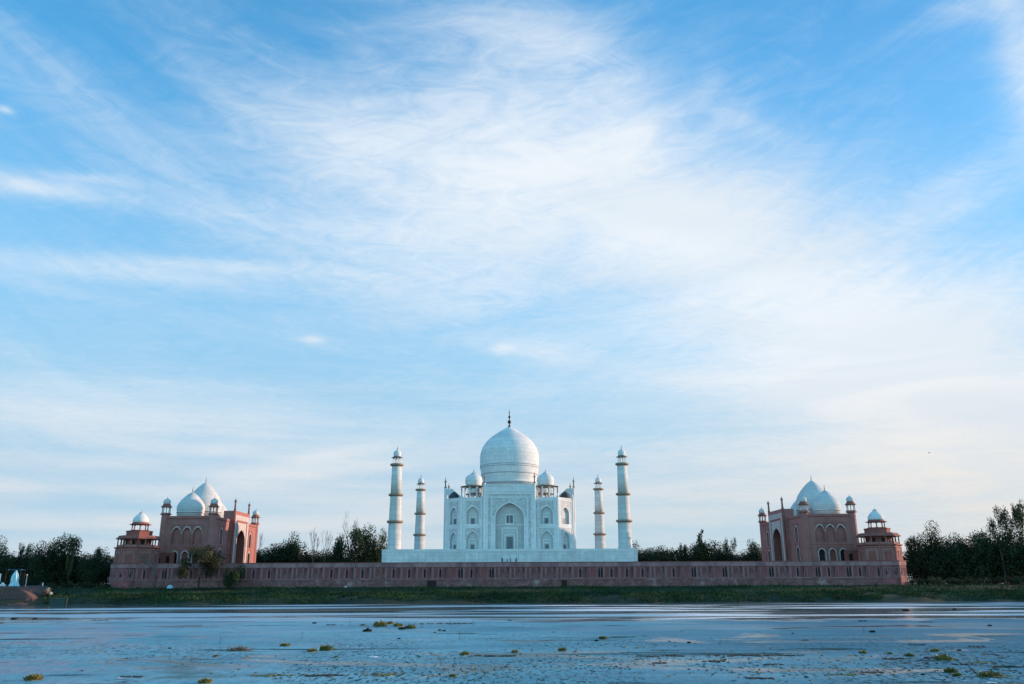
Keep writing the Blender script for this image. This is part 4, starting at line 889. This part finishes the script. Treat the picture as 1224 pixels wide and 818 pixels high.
def left_bank():
    y = 300.0; z0 = MUDZ + .05; X0 = at_y(5, 700, y).x; X1 = at_y(22, 700, y).x; zt = at_y(10, 681, y).z
    r = tag(empty('tarp_shelter', ((X0 + X1) / 2, y + 1.5, z0)), 'blue tarp shelter on poles at the left end of the bank', 'shelter'); hw = (X1 - X0) / 2; H = zt - z0
    b = MB(); n = 10
    for i in range(n):
        for j in range(4):
            def q(a, c): return (-hw * 1.1 + 2.2 * hw * a / n, -1.5 + 3 * c / 4, H - .35 * math.sin(math.pi * a / n) * math.sin(math.pi * c / 4) + .12 * math.sin(a * 2.3 + c))
            b.face([q(i, j), q(i + 1, j), q(i + 1, j + 1), q(i, j + 1)], 'blue_tarp', True)
            b.face([(x, yy, z - .06) for x, yy, z in (q(i, j), q(i, j + 1), q(i + 1, j + 1), q(i + 1, j))], 'blue_tarp', True)
    b.build('tarp_roof', r)
    for x in (-hw, hw):
        for yy in (-1.4, 1.4): c = MB(); c.tube([(x, yy, -.3), (x * 1.01, yy, H)], .07, 'bark', 6); c.build('pole', r)
    b = MB(); b.box((0, 1.4, H * .42), (hw * 1.9, .08, H * .8), 'dark'); b.build('back_cloth', r)
    # gathered pale cloth hanging at the right end
    x = at_y(19.5, 690, y).x; t = tag(empty('hanging_cloth', (x, y - .6, z0)), 'pale blue cloth gathered at the top and hanging beside the tarp shelter', 'cloth'); H2 = at_y(19, 682, y).z - z0
    b = MB(); ns, nh = 28, 10; prof = [(.10, 1.0), (.28, .95), (.55, .85), (.85, .72), (1.05, .58), (1.1, .45), (1.05, .34), (1.15, .22), (1.35, .1), (1.55, 0.0)]; rows = []
    for rr, f in prof: rows.append([(rr * (1 + .22 * math.sin(a * 7 + f * 3)) * math.cos(a), .8 * rr * (1 + .22 * math.sin(a * 7 + f * 3)) * math.sin(a), f * H2) for a in [2 * math.pi * i / ns for i in range(ns)]])
    for j in range(len(rows) - 1):
        for i in range(ns): b.face([rows[j][i], rows[j][(i + 1) % ns], rows[j + 1][(i + 1) % ns], rows[j + 1][i]], 'pale_cloth', True)
    b.build('cloth_drape', t); k = MB(); k.tube([(0, 0, 0), (0, 0, H2 + .25)], .06, 'bark', 6); k.build('pole', t)
    x = at_y(0.5, 690, y).x; za, zb = at_y(0, 696, y).z, at_y(0, 686, y).z; b = MB(); n = 8
    for i in range(n):
        for j in range(6):
            def q(a, c): return (-.8 + 1.5 * a / n, .08 * math.sin(a * 1.9 + c * .6), (zb - za) * c / 6 + .04 * math.sin(a))
            b.face([q(i, j), q(i + 1, j), q(i + 1, j + 1), q(i, j + 1)], 'white_cloth', True)
    t = tag(empty('hung_sheet', (x, y - .9, za)), 'white sheet hung upright at the extreme left of the bank', 'sheet'); b.build('sheet', t)
    for xx in (-.82, .72): k = MB(); k.tube([(xx, .05, -(za - z0)), (xx, .05, zb - za + .1)], .05, 'bark', 6); k.build('pole', t)
    rnd = random.Random(2)
    for i, (px, py, l) in enumerate(((1.5, 700, 'pale sack lying below the hung white sheet'), (5.0, 700.4, 'pale sack lying beside the shelter pole'), (3.3, 698.6, 'pale sack lying on top of two others'))):
        p = at_y(px, py, y - 1.5); b = MB(); seg = [(.02, -.42), (.30, -.38), (.42, -.2), (.45, 0), (.42, .2), (.28, .38), (.02, .42)]
        b.lathe([(r_ * 1.0, z) for r_, z in seg], 'white_cloth', n=14); o = b.build('sack'); o.rotation_euler = (0, math.pi / 2, rnd.uniform(-.4, .4)); o.scale = (.8, 1, 1.25); o.location = (p.x, p.y, z0 + .3 + (.55 if i == 2 else 0)); tag(o, l, 'sack', 'sacks on the mud landing')
    p0 = at_y(32.5, 687, y); b = MB(); h = p0.z - z0; b.lathe([(.16, -.3), (.15, h - .2), (.22, h - .2), (.22, h - .05), (.05, h + .1)], 'white_cloth', n=10); tag(b.build('marker_post', loc=(p0.x, y, z0)), 'slim white post standing on the mud landing', 'post')
    # boulders at the end of the landing
    def rock(px, py, yy, s, m, label, cat='boulder'):
        p = at_y(px, py, yy); bm = bmesh.new(); bmesh.ops.create_icosphere(bm, subdivisions=3, radius=1); rr = random.Random(int(px * 10))
        ph = [rr.uniform(0, 6) for _ in range(6)]
        for q in bm.verts: k = 1 + .14 * math.sin(q.co.x * 3 + ph[0]) + .12 * math.sin(q.co.y * 4 + ph[1]) + .1 * math.sin(q.co.z * 5 + q.co.x * 3 + ph[2]); q.co = Vector((q.co.x * s[0] * k, q.co.y * s[1] * k, q.co.z * s[2] * k))
        for f_ in bm.faces: f_.smooth = True
        me = bpy.data.meshes.new('boulder'); bm.to_mesh(me); bm.free(); me.materials.append(MT[m]); o = bpy.data.objects.new('boulder', me); C.objects.link(o); o.location = p; tag(o, label, cat)
    rock(57, 706, 302, (.75, .7, .95), 'tan_rock', 'rounded tan boulder at the end of the mud landing'); rock(61, 709.5, 301, (.6, .55, .5), 'white_plaster', 'small pale boulder below the tan boulder')
    rock(54, 708.5, 300.5, (1.2, .9, 1.0), 'mud', 'brown boulder left of the tan boulder')
    # concrete block in the water's edge
    p = at_y(69.5, 716, 291); b = MB(); b.box((0, 0, 0), (4.6, 2.6, 2.6), 'mossy'); b.box((0, 0, 1.4), (4.9, 2.9, .2), 'mossy'); o = b.build('concrete_block', loc=(p.x, 291.5, .55)); o.rotation_euler = (.03, .02, .1); tag(o, 'grey green concrete block at the water edge right of the boulders', 'block')
    # blue tarp bundle at the foot of the wall
    p = at_y(203.5, 701, 320); b = MB(); b.lathe([(1.3, 0), (1.25, .3), (.9, .75), (.5, 1.0), (.05, 1.05)], 'pale_cloth', n=14); o = b.build('tarp_bundle', loc=(p.x, 320, ZG - .1)); o.scale = (.95, .7, 1.2); tag(o, 'bright blue tarp bundle at the foot of the terrace wall', 'tarp')
    p = at_y(413, 700.5, 321); b = MB(); b.lathe([(.55, -.3), (.5, .4), (.28, .75), (.05, .85)], 'white_plaster', n=9); tag(b.build('boundary_stone', loc=(p.x, 321, ZG - .1)), 'small pale stone at the wall foot below the tall dark tree', 'stone')
left_bank()

# bird over the right of the sky
def bird():
    p = at_y(1110.5, 541.5, 230); b = MB()
    b.lathe([(.01, -.3), (.05, -.22), (.09, -.05), (.085, .08), (.055, .2), (.06, .27), (.02, .34), (.005, .40)], 'bird', n=10)
    o = b.build('bird', loc=p); o.rotation_euler = (math.pi / 2, 0, R(70))
    w = MB()
    for s in (-1, 1):
        pts = [(0, .02, .10), (s * .28, .12, .14), (s * .62, .02, .02), (s * .30, .10, -.06), (0, .02, -.10)]
        w.face(pts, 'bird'); w.face([(x, y - .015, z) for x, y, z in reversed(pts)], 'bird')
    w.build('wings', o); t = MB(); t.face([(-.03, 0, -.25), (.03, 0, -.25), (.10, .01, -.48), (-.10, .01, -.48)], 'bird'); t.build('tail', o)
    tag(o, 'grey bird gliding in the pale sky above the right mosque', 'bird')
bird()

# ------------------------------------------------------------------ things floating on the river
def floater(px, py, wpx, kind, label, seed=0, group='plants and debris floating on the river'):
    p = at_z(px, py, 0.0); mpp = (at_z(px + 1, py, 0) - p).length; w = wpx * mpp * (1.25 if kind in ('clump', 'yellow') else 1.0); rnd = random.Random(int(px * 13 + py * 7))
    b = MB(); m = {'clump': 'weed', 'yellow': 'weed_yel', 'dark': 'weed_dark', 'mat': 'weed_dark', 'brush': 'straw', 'greenmat': 'weed', 'stick': 'weed_dark', 'bottle': 'plastic', 'foam': 'plastic', 'log': 'weed_dark', 'bigbrush': 'weed'}[kind]
    nm, cat = {'clump': ('floating_plant', 'plant'), 'yellow': ('floating_plant', 'plant'), 'dark': ('floating_plant', 'plant'), 'mat': ('weed_mat', 'weed'), 'greenmat': ('weed_mat', 'weed'), 'brush': ('brush_heap', 'brush'), 'bigbrush': ('brush_heap', 'brush'), 'stick': ('dead_stalk', 'stalk'), 'bottle': ('plastic_bottle', 'bottle'), 'foam': ('plastic_scrap', 'litter'), 'log': ('floating_log', 'log')}[kind]
    b.mi(m)
    def leaf(c, d, s, wd):
        u = d.cross(Vector((0, 0, 1)));  u = u.normalized() if u.length > .01 else Vector((1, 0, 0)); tip = c + d * s; mid = c + d * s * .6 + u * 0
        i = len(b.v); b.v += [tuple(c), tuple(mid + u * wd), tuple(tip), tuple(mid - u * wd)]; b.f.append((i, i + 1, i + 2, i + 3)); b.m.append(0); b.s.append(False)
    def pad(rx, ry, n=16, z=.03, h=.05):
        ring = [(rx * math.cos(a) * (1 + .25 * rnd.uniform(-1, 1)), ry * math.sin(a) * (1 + .25 * rnd.uniform(-1, 1))) for a in [2 * math.pi * i / n for i in range(n)]]
        b.prism(ring, -.05, z, m)
    if kind in ('clump', 'yellow', 'dark'):
        pad(w * .5, w * .55); hh = w * .5
        for _ in range(130):
            a = rnd.uniform(0, 6.28); r = w * .5 * math.sqrt(rnd.random()); c = Vector((r * math.cos(a), r * math.sin(a), .0)); d = Vector((math.cos(a) * rnd.uniform(0, .9), math.sin(a) * rnd.uniform(0, .9), rnd.uniform(.5, 1.2))).normalized(); leaf(c, d, hh * rnd.uniform(.45, 1.0) * (1.1 - r / w), w * rnd.uniform(.04, .10))
    elif kind in ('mat', 'greenmat'):
        n = max(4, int(wpx / 5)); seed_ = rnd.uniform(0, 6)
        for i in range(n):
            x = (i / (n - 1) - .5) * w + rnd.uniform(-.4, .4) * w / n; yy = (rnd.uniform(-.3, .3) * .10 + .05 * math.sin(i * .8 + seed_)) * w; rr = w / n * rnd.uniform(.35, 1.15) * (.5 + math.sin(math.pi * (i + .5) / n) * .6)
            ring = [(x + rr * math.cos(a) * rnd.uniform(.7, 1.2), yy + rr * 1.6 * math.sin(a) * rnd.uniform(.6, 1.3)) for a in [2 * math.pi * q / 10 for q in range(10)]]; b.prism(ring, -.05, .02 + .05 * rnd.random() + i * .0003, m)
            for _ in range(9): a = rnd.uniform(0, 6.28); leaf(Vector((x + rr * rnd.uniform(-1, 1), yy + rr * .5 * rnd.uniform(-1, 1), .02)), Vector((math.cos(a), math.sin(a), rnd.uniform(.3, 1.4))).normalized(), mpp * rnd.uniform(1.0, 2.2), mpp * .35)
    elif kind in ('brush', 'bigbrush'):
        pad(w * .5, w * .3)
        for _ in range(90):
            x = rnd.gauss(0, .22) * w; yy = rnd.gauss(0, .12) * w; a = rnd.uniform(0, 6.28); k = max(0, 1 - abs(x) / (w * .5)); ln = w * rnd.uniform(.1, .28); c = Vector((x, yy, .02)); d = Vector((math.cos(a), math.sin(a), rnd.uniform(.1, 1.3) * (.3 + k))).normalized(); b.tube([c, c + d * ln * .5, c + d * ln + Vector((0, 0, -.05 * w * .2))], [w * .012, w * .01, w * .004], m, 4)
            if kind == 'bigbrush' or rnd.random() < .5: leaf(c + d * ln * .6, Vector((rnd.uniform(-1, 1), rnd.uniform(-1, 1), rnd.uniform(0, 1))).normalized(), w * .10, w * .025)
    elif kind == 'stick':
        h = 7 * mpp * (wpx / 3); b.tube([(0, 0, -.2), (.04 * h, 0, h * .5), (-.02 * h, 0, h)], [.22 * mpp, .2 * mpp, .12 * mpp], m, 5); leaf(Vector((0, 0, h * .6)), Vector((.7, .1, .6)).normalized(), h * .4, h * .09); leaf(Vector((0, 0, h * .9)), Vector((-.8, .1, .3)).normalized(), h * .3, h * .08); pad(mpp * 1.0, mpp * 1.0)
    elif kind == 'log':
        pts = [((i / 8 - .5) * w, .05 * w * math.sin(i * .9), .05 + .03 * math.sin(i * 1.7)) for i in range(9)]; b.tube(pts, [mpp * (.5 + .45 * math.sin(math.pi * (i + .6) / 9.2)) for i in range(9)], m, 7)
        for i in (2, 4, 5): c = Vector(pts[i]); b.tube([c, c + Vector((.1, .1, .9)) * mpp * 1.8], [mpp * .3, mpp * .1], m, 5)
    elif kind == 'bottle':
        h = w * 2.0; b.lathe([(w * .05, 0), (w * .42, 0), (w * .45, h * .1), (w * .45, h * .6), (w * .2, h * .8), (w * .16, h * .86), (w * .19, h * .87), (w * .19, h * .98), (w * .03, h)], m, (0, 0, -h * .2), 14)
    elif kind == 'foam':
        for _ in range(5): q = Vector((rnd.uniform(-.35, .35) * w, rnd.uniform(-.2, .2) * w, 0)); b.lathe([(w * .05, 0), (w * .22, .02), (w * rnd.uniform(.1, .18), w * .07), (w * .02, w * .10)], m, tuple(q), 7, smooth=False)
    o = b.build(nm, loc=(p.x, p.y, 0.0)); tag(o, label, cat, group); return o
FL = [
 (16.5, 740.5, 6, 'dark', 'dark clump floating at the far left, leftmost of two'), (41.7, 740.5, 5, 'dark', 'dark clump floating right of the leftmost clump'), (120, 741.7, 14, 'mat', 'thin dark weed strip on calm water below the left corner tower'),
 (40, 813, 15, 'yellow', 'brown green plant at the bottom edge near the left corner'), (143, 811, 8, 'foam', 'white plastic scrap at the bottom edge under the left tower'), (158, 809.5, 22, 'mat', 'dark weed beside white scrap at the bottom edge'), (98, 802.5, 3, 'dark', 'tiny dark tuft in the pale scum at lower left'),
 (202.5, 775.5, 4, 'dark', 'small dark tuft left of the grey brush heap, upper of two'), (202.5, 788, 3, 'stick', 'short dark stalk below the small tuft left of the brush heap'), (258, 785, 5, 'clump', 'small round plant just left below the brush heap'), (286, 778, 28, 'brush', 'grey brown heap of dry brush lying in the river'), (263, 768.5, 3, 'stick', 'tiny stalk up left of the brush heap'),
 (340.7, 772.5, 9, 'yellow', 'olive clump between brush heap and plant group with bottle'), (373, 779, 9, 'yellow', 'yellow green clump left of the white bottle'), (389, 777.5, 14, 'clump', 'wide green clump right of the white bottle'), (380.7, 778, 3, 'bottle', 'white bottle upright between two green clumps'), (401.5, 786, 4, 'clump', 'small clump right below the plant group with the bottle'),
 (375.7, 745.5, 5, 'dark', 'small dark clump left of the long plant group on calm water'), (395.7, 747.5, 9, 'mat', 'thin dark strip left of the yellow green plant group'), (360.7, 763, 3, 'stick', 'lone dark stalk above the olive clump'), (245, 816.5, 12, 'yellow', 'olive clump cut by the bottom edge left of centre'), (330, 808, 54, 'greenmat', 'long green weed strip near the bottom left of centre'), (385, 808, 46, 'mat', 'dark weed strip near the bottom right of the green one'),
 (454.7, 749, 13, 'yellow', 'largest yellow green plant in the far plant group'), (466, 746, 7, 'yellow', 'small yellow plant right of the largest in the far group'), (475.5, 749, 9, 'yellow', 'upright yellow plant in the middle of the far group'), (480.5, 752.5, 9, 'dark', 'low dark plant in front of the far yellow group'), (490.5, 751.5, 10, 'clump', 'green plant at the right end of the far group'),
 (439, 755, 10, 'dark', 'flat brown clump in front of the far plant group'), (434, 748, 4, 'clump', 'small upright plant left of the far plant group'), (418, 748, 3, 'stick', 'dark stalk at the left of the far plant group'), (477, 764, 4, 'dark', 'single dark dot below the far plant group'), (519.7, 756.5, 3, 'dark', 'smallest of three dots right of the far plant group'), (525.5, 754, 4, 'dark', 'middle one of three dots right of the far plant group'), (531, 754.5, 4, 'dark', 'right one of three dots right of the far plant group'), (538, 748.5, 3, 'stick', 'short stalk on the dark weed strip below the mausoleum'), (566, 748, 3, 'stick', 'short dark stalk on calm water below the left wing of the mausoleum'), (534, 746, 56, 'mat', 'long dark weed strip on calm water below the mausoleum'), (549, 764, 4, 'stick', 'tall thin stalk standing in open water below the mausoleum'),
 (555.5, 783, 9, 'yellow', 'bushy olive plant at the left end of a dark streak'), (588, 784.5, 50, 'mat', 'dark streak trailing right from the bushy olive plant'), (541, 809, 7, 'yellow', 'yellow plant in the crusty patch near the bottom centre'), (552, 807.5, 8, 'foam', 'white scrap right of the yellow plant near the bottom centre'), (609.7, 742, 4, 'dark', 'small dark dot on calm water below the dome'), (460, 807.5, 40, 'greenmat', 'green weed strip at the bottom below the left minarets'), (514.7, 804, 3, 'dark', 'dark tuft at the left edge of the crusty patch'), (446, 786, 12, 'foam', 'pale foam scrap on open water below the front left minaret'),
 (721, 764, 8, 'clump', 'round green clump on open water below the right minarets'), (713, 766.5, 5, 'dark', 'small dark clump touching left of the round green clump'), (615.7, 780, 7, 'yellow', 'yellow brown clump below the mausoleum centre'), (672, 778, 8, 'clump', 'dark green clump below the right minarets, beside a brown stalk plant'), (664.5, 775.5, 5, 'foam', 'pale scrap touching left of the dark green clump'), (687.3, 779.5, 5, 'brush', 'brown twiggy plant right of the dark green clump'), (787, 793, 13, 'mat', 'flat dark clump below the dark streaks at right of centre'), (800, 767, 3, 'dark', 'tiny dark dot right of the round green clump'), (625, 751, 3, 'stick', 'small stalk on calm water right of the dome reflection'), (638.7, 797.5, 3, 'dark', 'tiny dark dot in the rippled water below the centre'), (790, 784.5, 54, 'mat', 'thin dark streak right of centre, left one'),
 (823.5, 768.8, 5, 'dark', 'oval dark clump in open blue water right of centre'), (947.7, 757.5, 3, 'dark', 'dark dot just up left of the tan clump'), (962.7, 766, 9, 'brush', 'tan dry clump floating below the right mosque'), (854, 791, 24, 'mat', 'flat dark weed island below the long streak, left one'), (924, 795, 20, 'mat', 'flat dark weed island below the long streak, right one'), (905, 784, 112, 'mat', 'longest dark weed streak in the right half of the river'), (964, 810, 5, 'dark', 'dark tuft near the bottom below the right mosque'), (1006, 807, 34, 'greenmat', 'olive weed strip near the bottom right of the dark tuft'), (899, 811, 14, 'mat', 'dark flat weed patch at the bottom, left of a pair'), (916, 811.5, 16, 'mat', 'dark flat weed patch at the bottom, right of a pair'),
 (1083, 730.5, 8, 'dark', 'pointed dark clump on the bright water line at the right'), (1141, 729, 5, 'dark', 'round dark clump on the bright water line, farther right'), (1031.7, 743, 8, 'mat', 'flat dark clump on far blue water below the right tower'), (1107.5, 744, 13, 'mat', 'thin dark strip right of the flat far clump'), (1183, 748.5, 5, 'dark', 'lone dark clump near the right edge on far blue water'), (1042.8, 756, 7, 'dark', 'dark clump right of a tiny tuft below the right tower'), (1032.5, 756, 3, 'stick', 'tiny tuft left of a dark clump below the right tower'),
 (1031.7, 781, 7, 'yellow', 'round olive plant left of the weedy tangle at lower right'), (1064, 782, 5, 'clump', 'small green plant between the olive plant and the tangle'), (1088, 784.5, 8, 'clump', 'green plant at the left of the weedy tangle'), (1098, 771.3, 18, 'mat', 'upper left dark strip of the weedy tangle'), (1117.5, 779, 8, 'yellow', 'tall yellow green plant inside the weedy tangle'), (1128, 789, 15, 'yellow', 'broad yellow green plant in the middle of the tangle'), (1115, 786.5, 14, 'mat', 'dark flat weed left of the broad yellow plant'), (1146.7, 778, 5, 'dark', 'dark upright plant right of the tall yellow green plant'), (1167.5, 773.3, 16, 'mat', 'dark strip right of the weedy tangle'), (1070, 788, 28, 'mat', 'dark mat below the small green plants at right'), (1152, 794.5, 18, 'mat', 'dark mat right below the broad yellow plant'), (1170, 792.5, 22, 'greenmat', 'green mat above the long dark log'), (1206, 798, 44, 'log', 'long dark log reaching out of the right edge'),
 (1103, 807, 5, 'dark', 'dark tuft near the bottom left of the big brush pile'), (1137, 804, 12, 'clump', 'green tuft left of the big brush pile, upper'), (1144, 808, 8, 'clump', 'green tuft left of the big brush pile, lower'), (1183, 809, 36, 'bigbrush', 'big tangled brush pile in the lower right corner'), (1187, 812.5, 9, 'foam', 'pale plastic scrap at the foot of the big brush pile'), (1153, 814, 6, 'foam', 'white scrap at the bottom left of the brush pile'), (1184, 816.5, 12, 'foam', 'white scrap cut by the bottom edge under the brush pile'), (1214, 811, 5, 'foam', 'small white scrap right of the big brush pile'), (1043, 804, 20, 'mat', 'dark mat left of the dark tuft at lower right'),
]
for a in FL: floater(*a)

def scraps():
    rnd = random.Random(77); b = MB()
    spots = [(1128, 790, 80, 14, 220), (700, 790, 120, 14, 110), (800, 770, 200, 14, 60), (300, 790, 160, 12, 50), (1185, 806, 40, 10, 120), (1060, 806, 90, 10, 110), (900, 806, 80, 9, 70), (880, 788, 60, 5, 50), (560, 803, 70, 9, 60), (350, 808, 60, 4, 50), (470, 748, 45, 3, 40), (990, 790, 70, 8, 60), (460, 806, 30, 3, 40)]
    for cx, cy, sx, sy, n in spots:
        for _ in range(n):
            px, py = rnd.gauss(cx, sx * .6), rnd.gauss(cy, sy * .55)
            if not (735 < py < 830): continue
            p = at_z(px, py, 0); m = rnd.choice(('weed', 'weed_dark', 'weed_dark', 'weed_yel')); mpp = (at_z(px + 1, py, 0) - p).length; w = mpp * rnd.uniform(.5, 2.0); k = rnd.randint(5, 8)
            ring = [(p.x + w * rnd.uniform(.5, 1.1) * math.cos(a), p.y + w * rnd.uniform(1.0, 3.0) * math.sin(a)) for a in [2 * math.pi * i / k for i in range(k)]]
            b.prism(ring, -.04, rnd.uniform(.015, .05), m)
            if rnd.random() < .6:
                for _ in range(4):
                    a = rnd.uniform(0, 6.28); h = mpp * rnd.uniform(.6, 1.8); x, y = p.x + rnd.uniform(-w, w) * .6, p.y + rnd.uniform(-w, w) * .6
                    b.face([(x - w * .15, y, .01), (x + w * .15, y, .01), (x + math.cos(a) * w * .5, y + math.sin(a) * w * .5, h)], m)
    tag(b.build('weed_scraps'), 'loose scatter of small green and dark weed scraps on the river', 'weed', kind='stuff')
scraps()
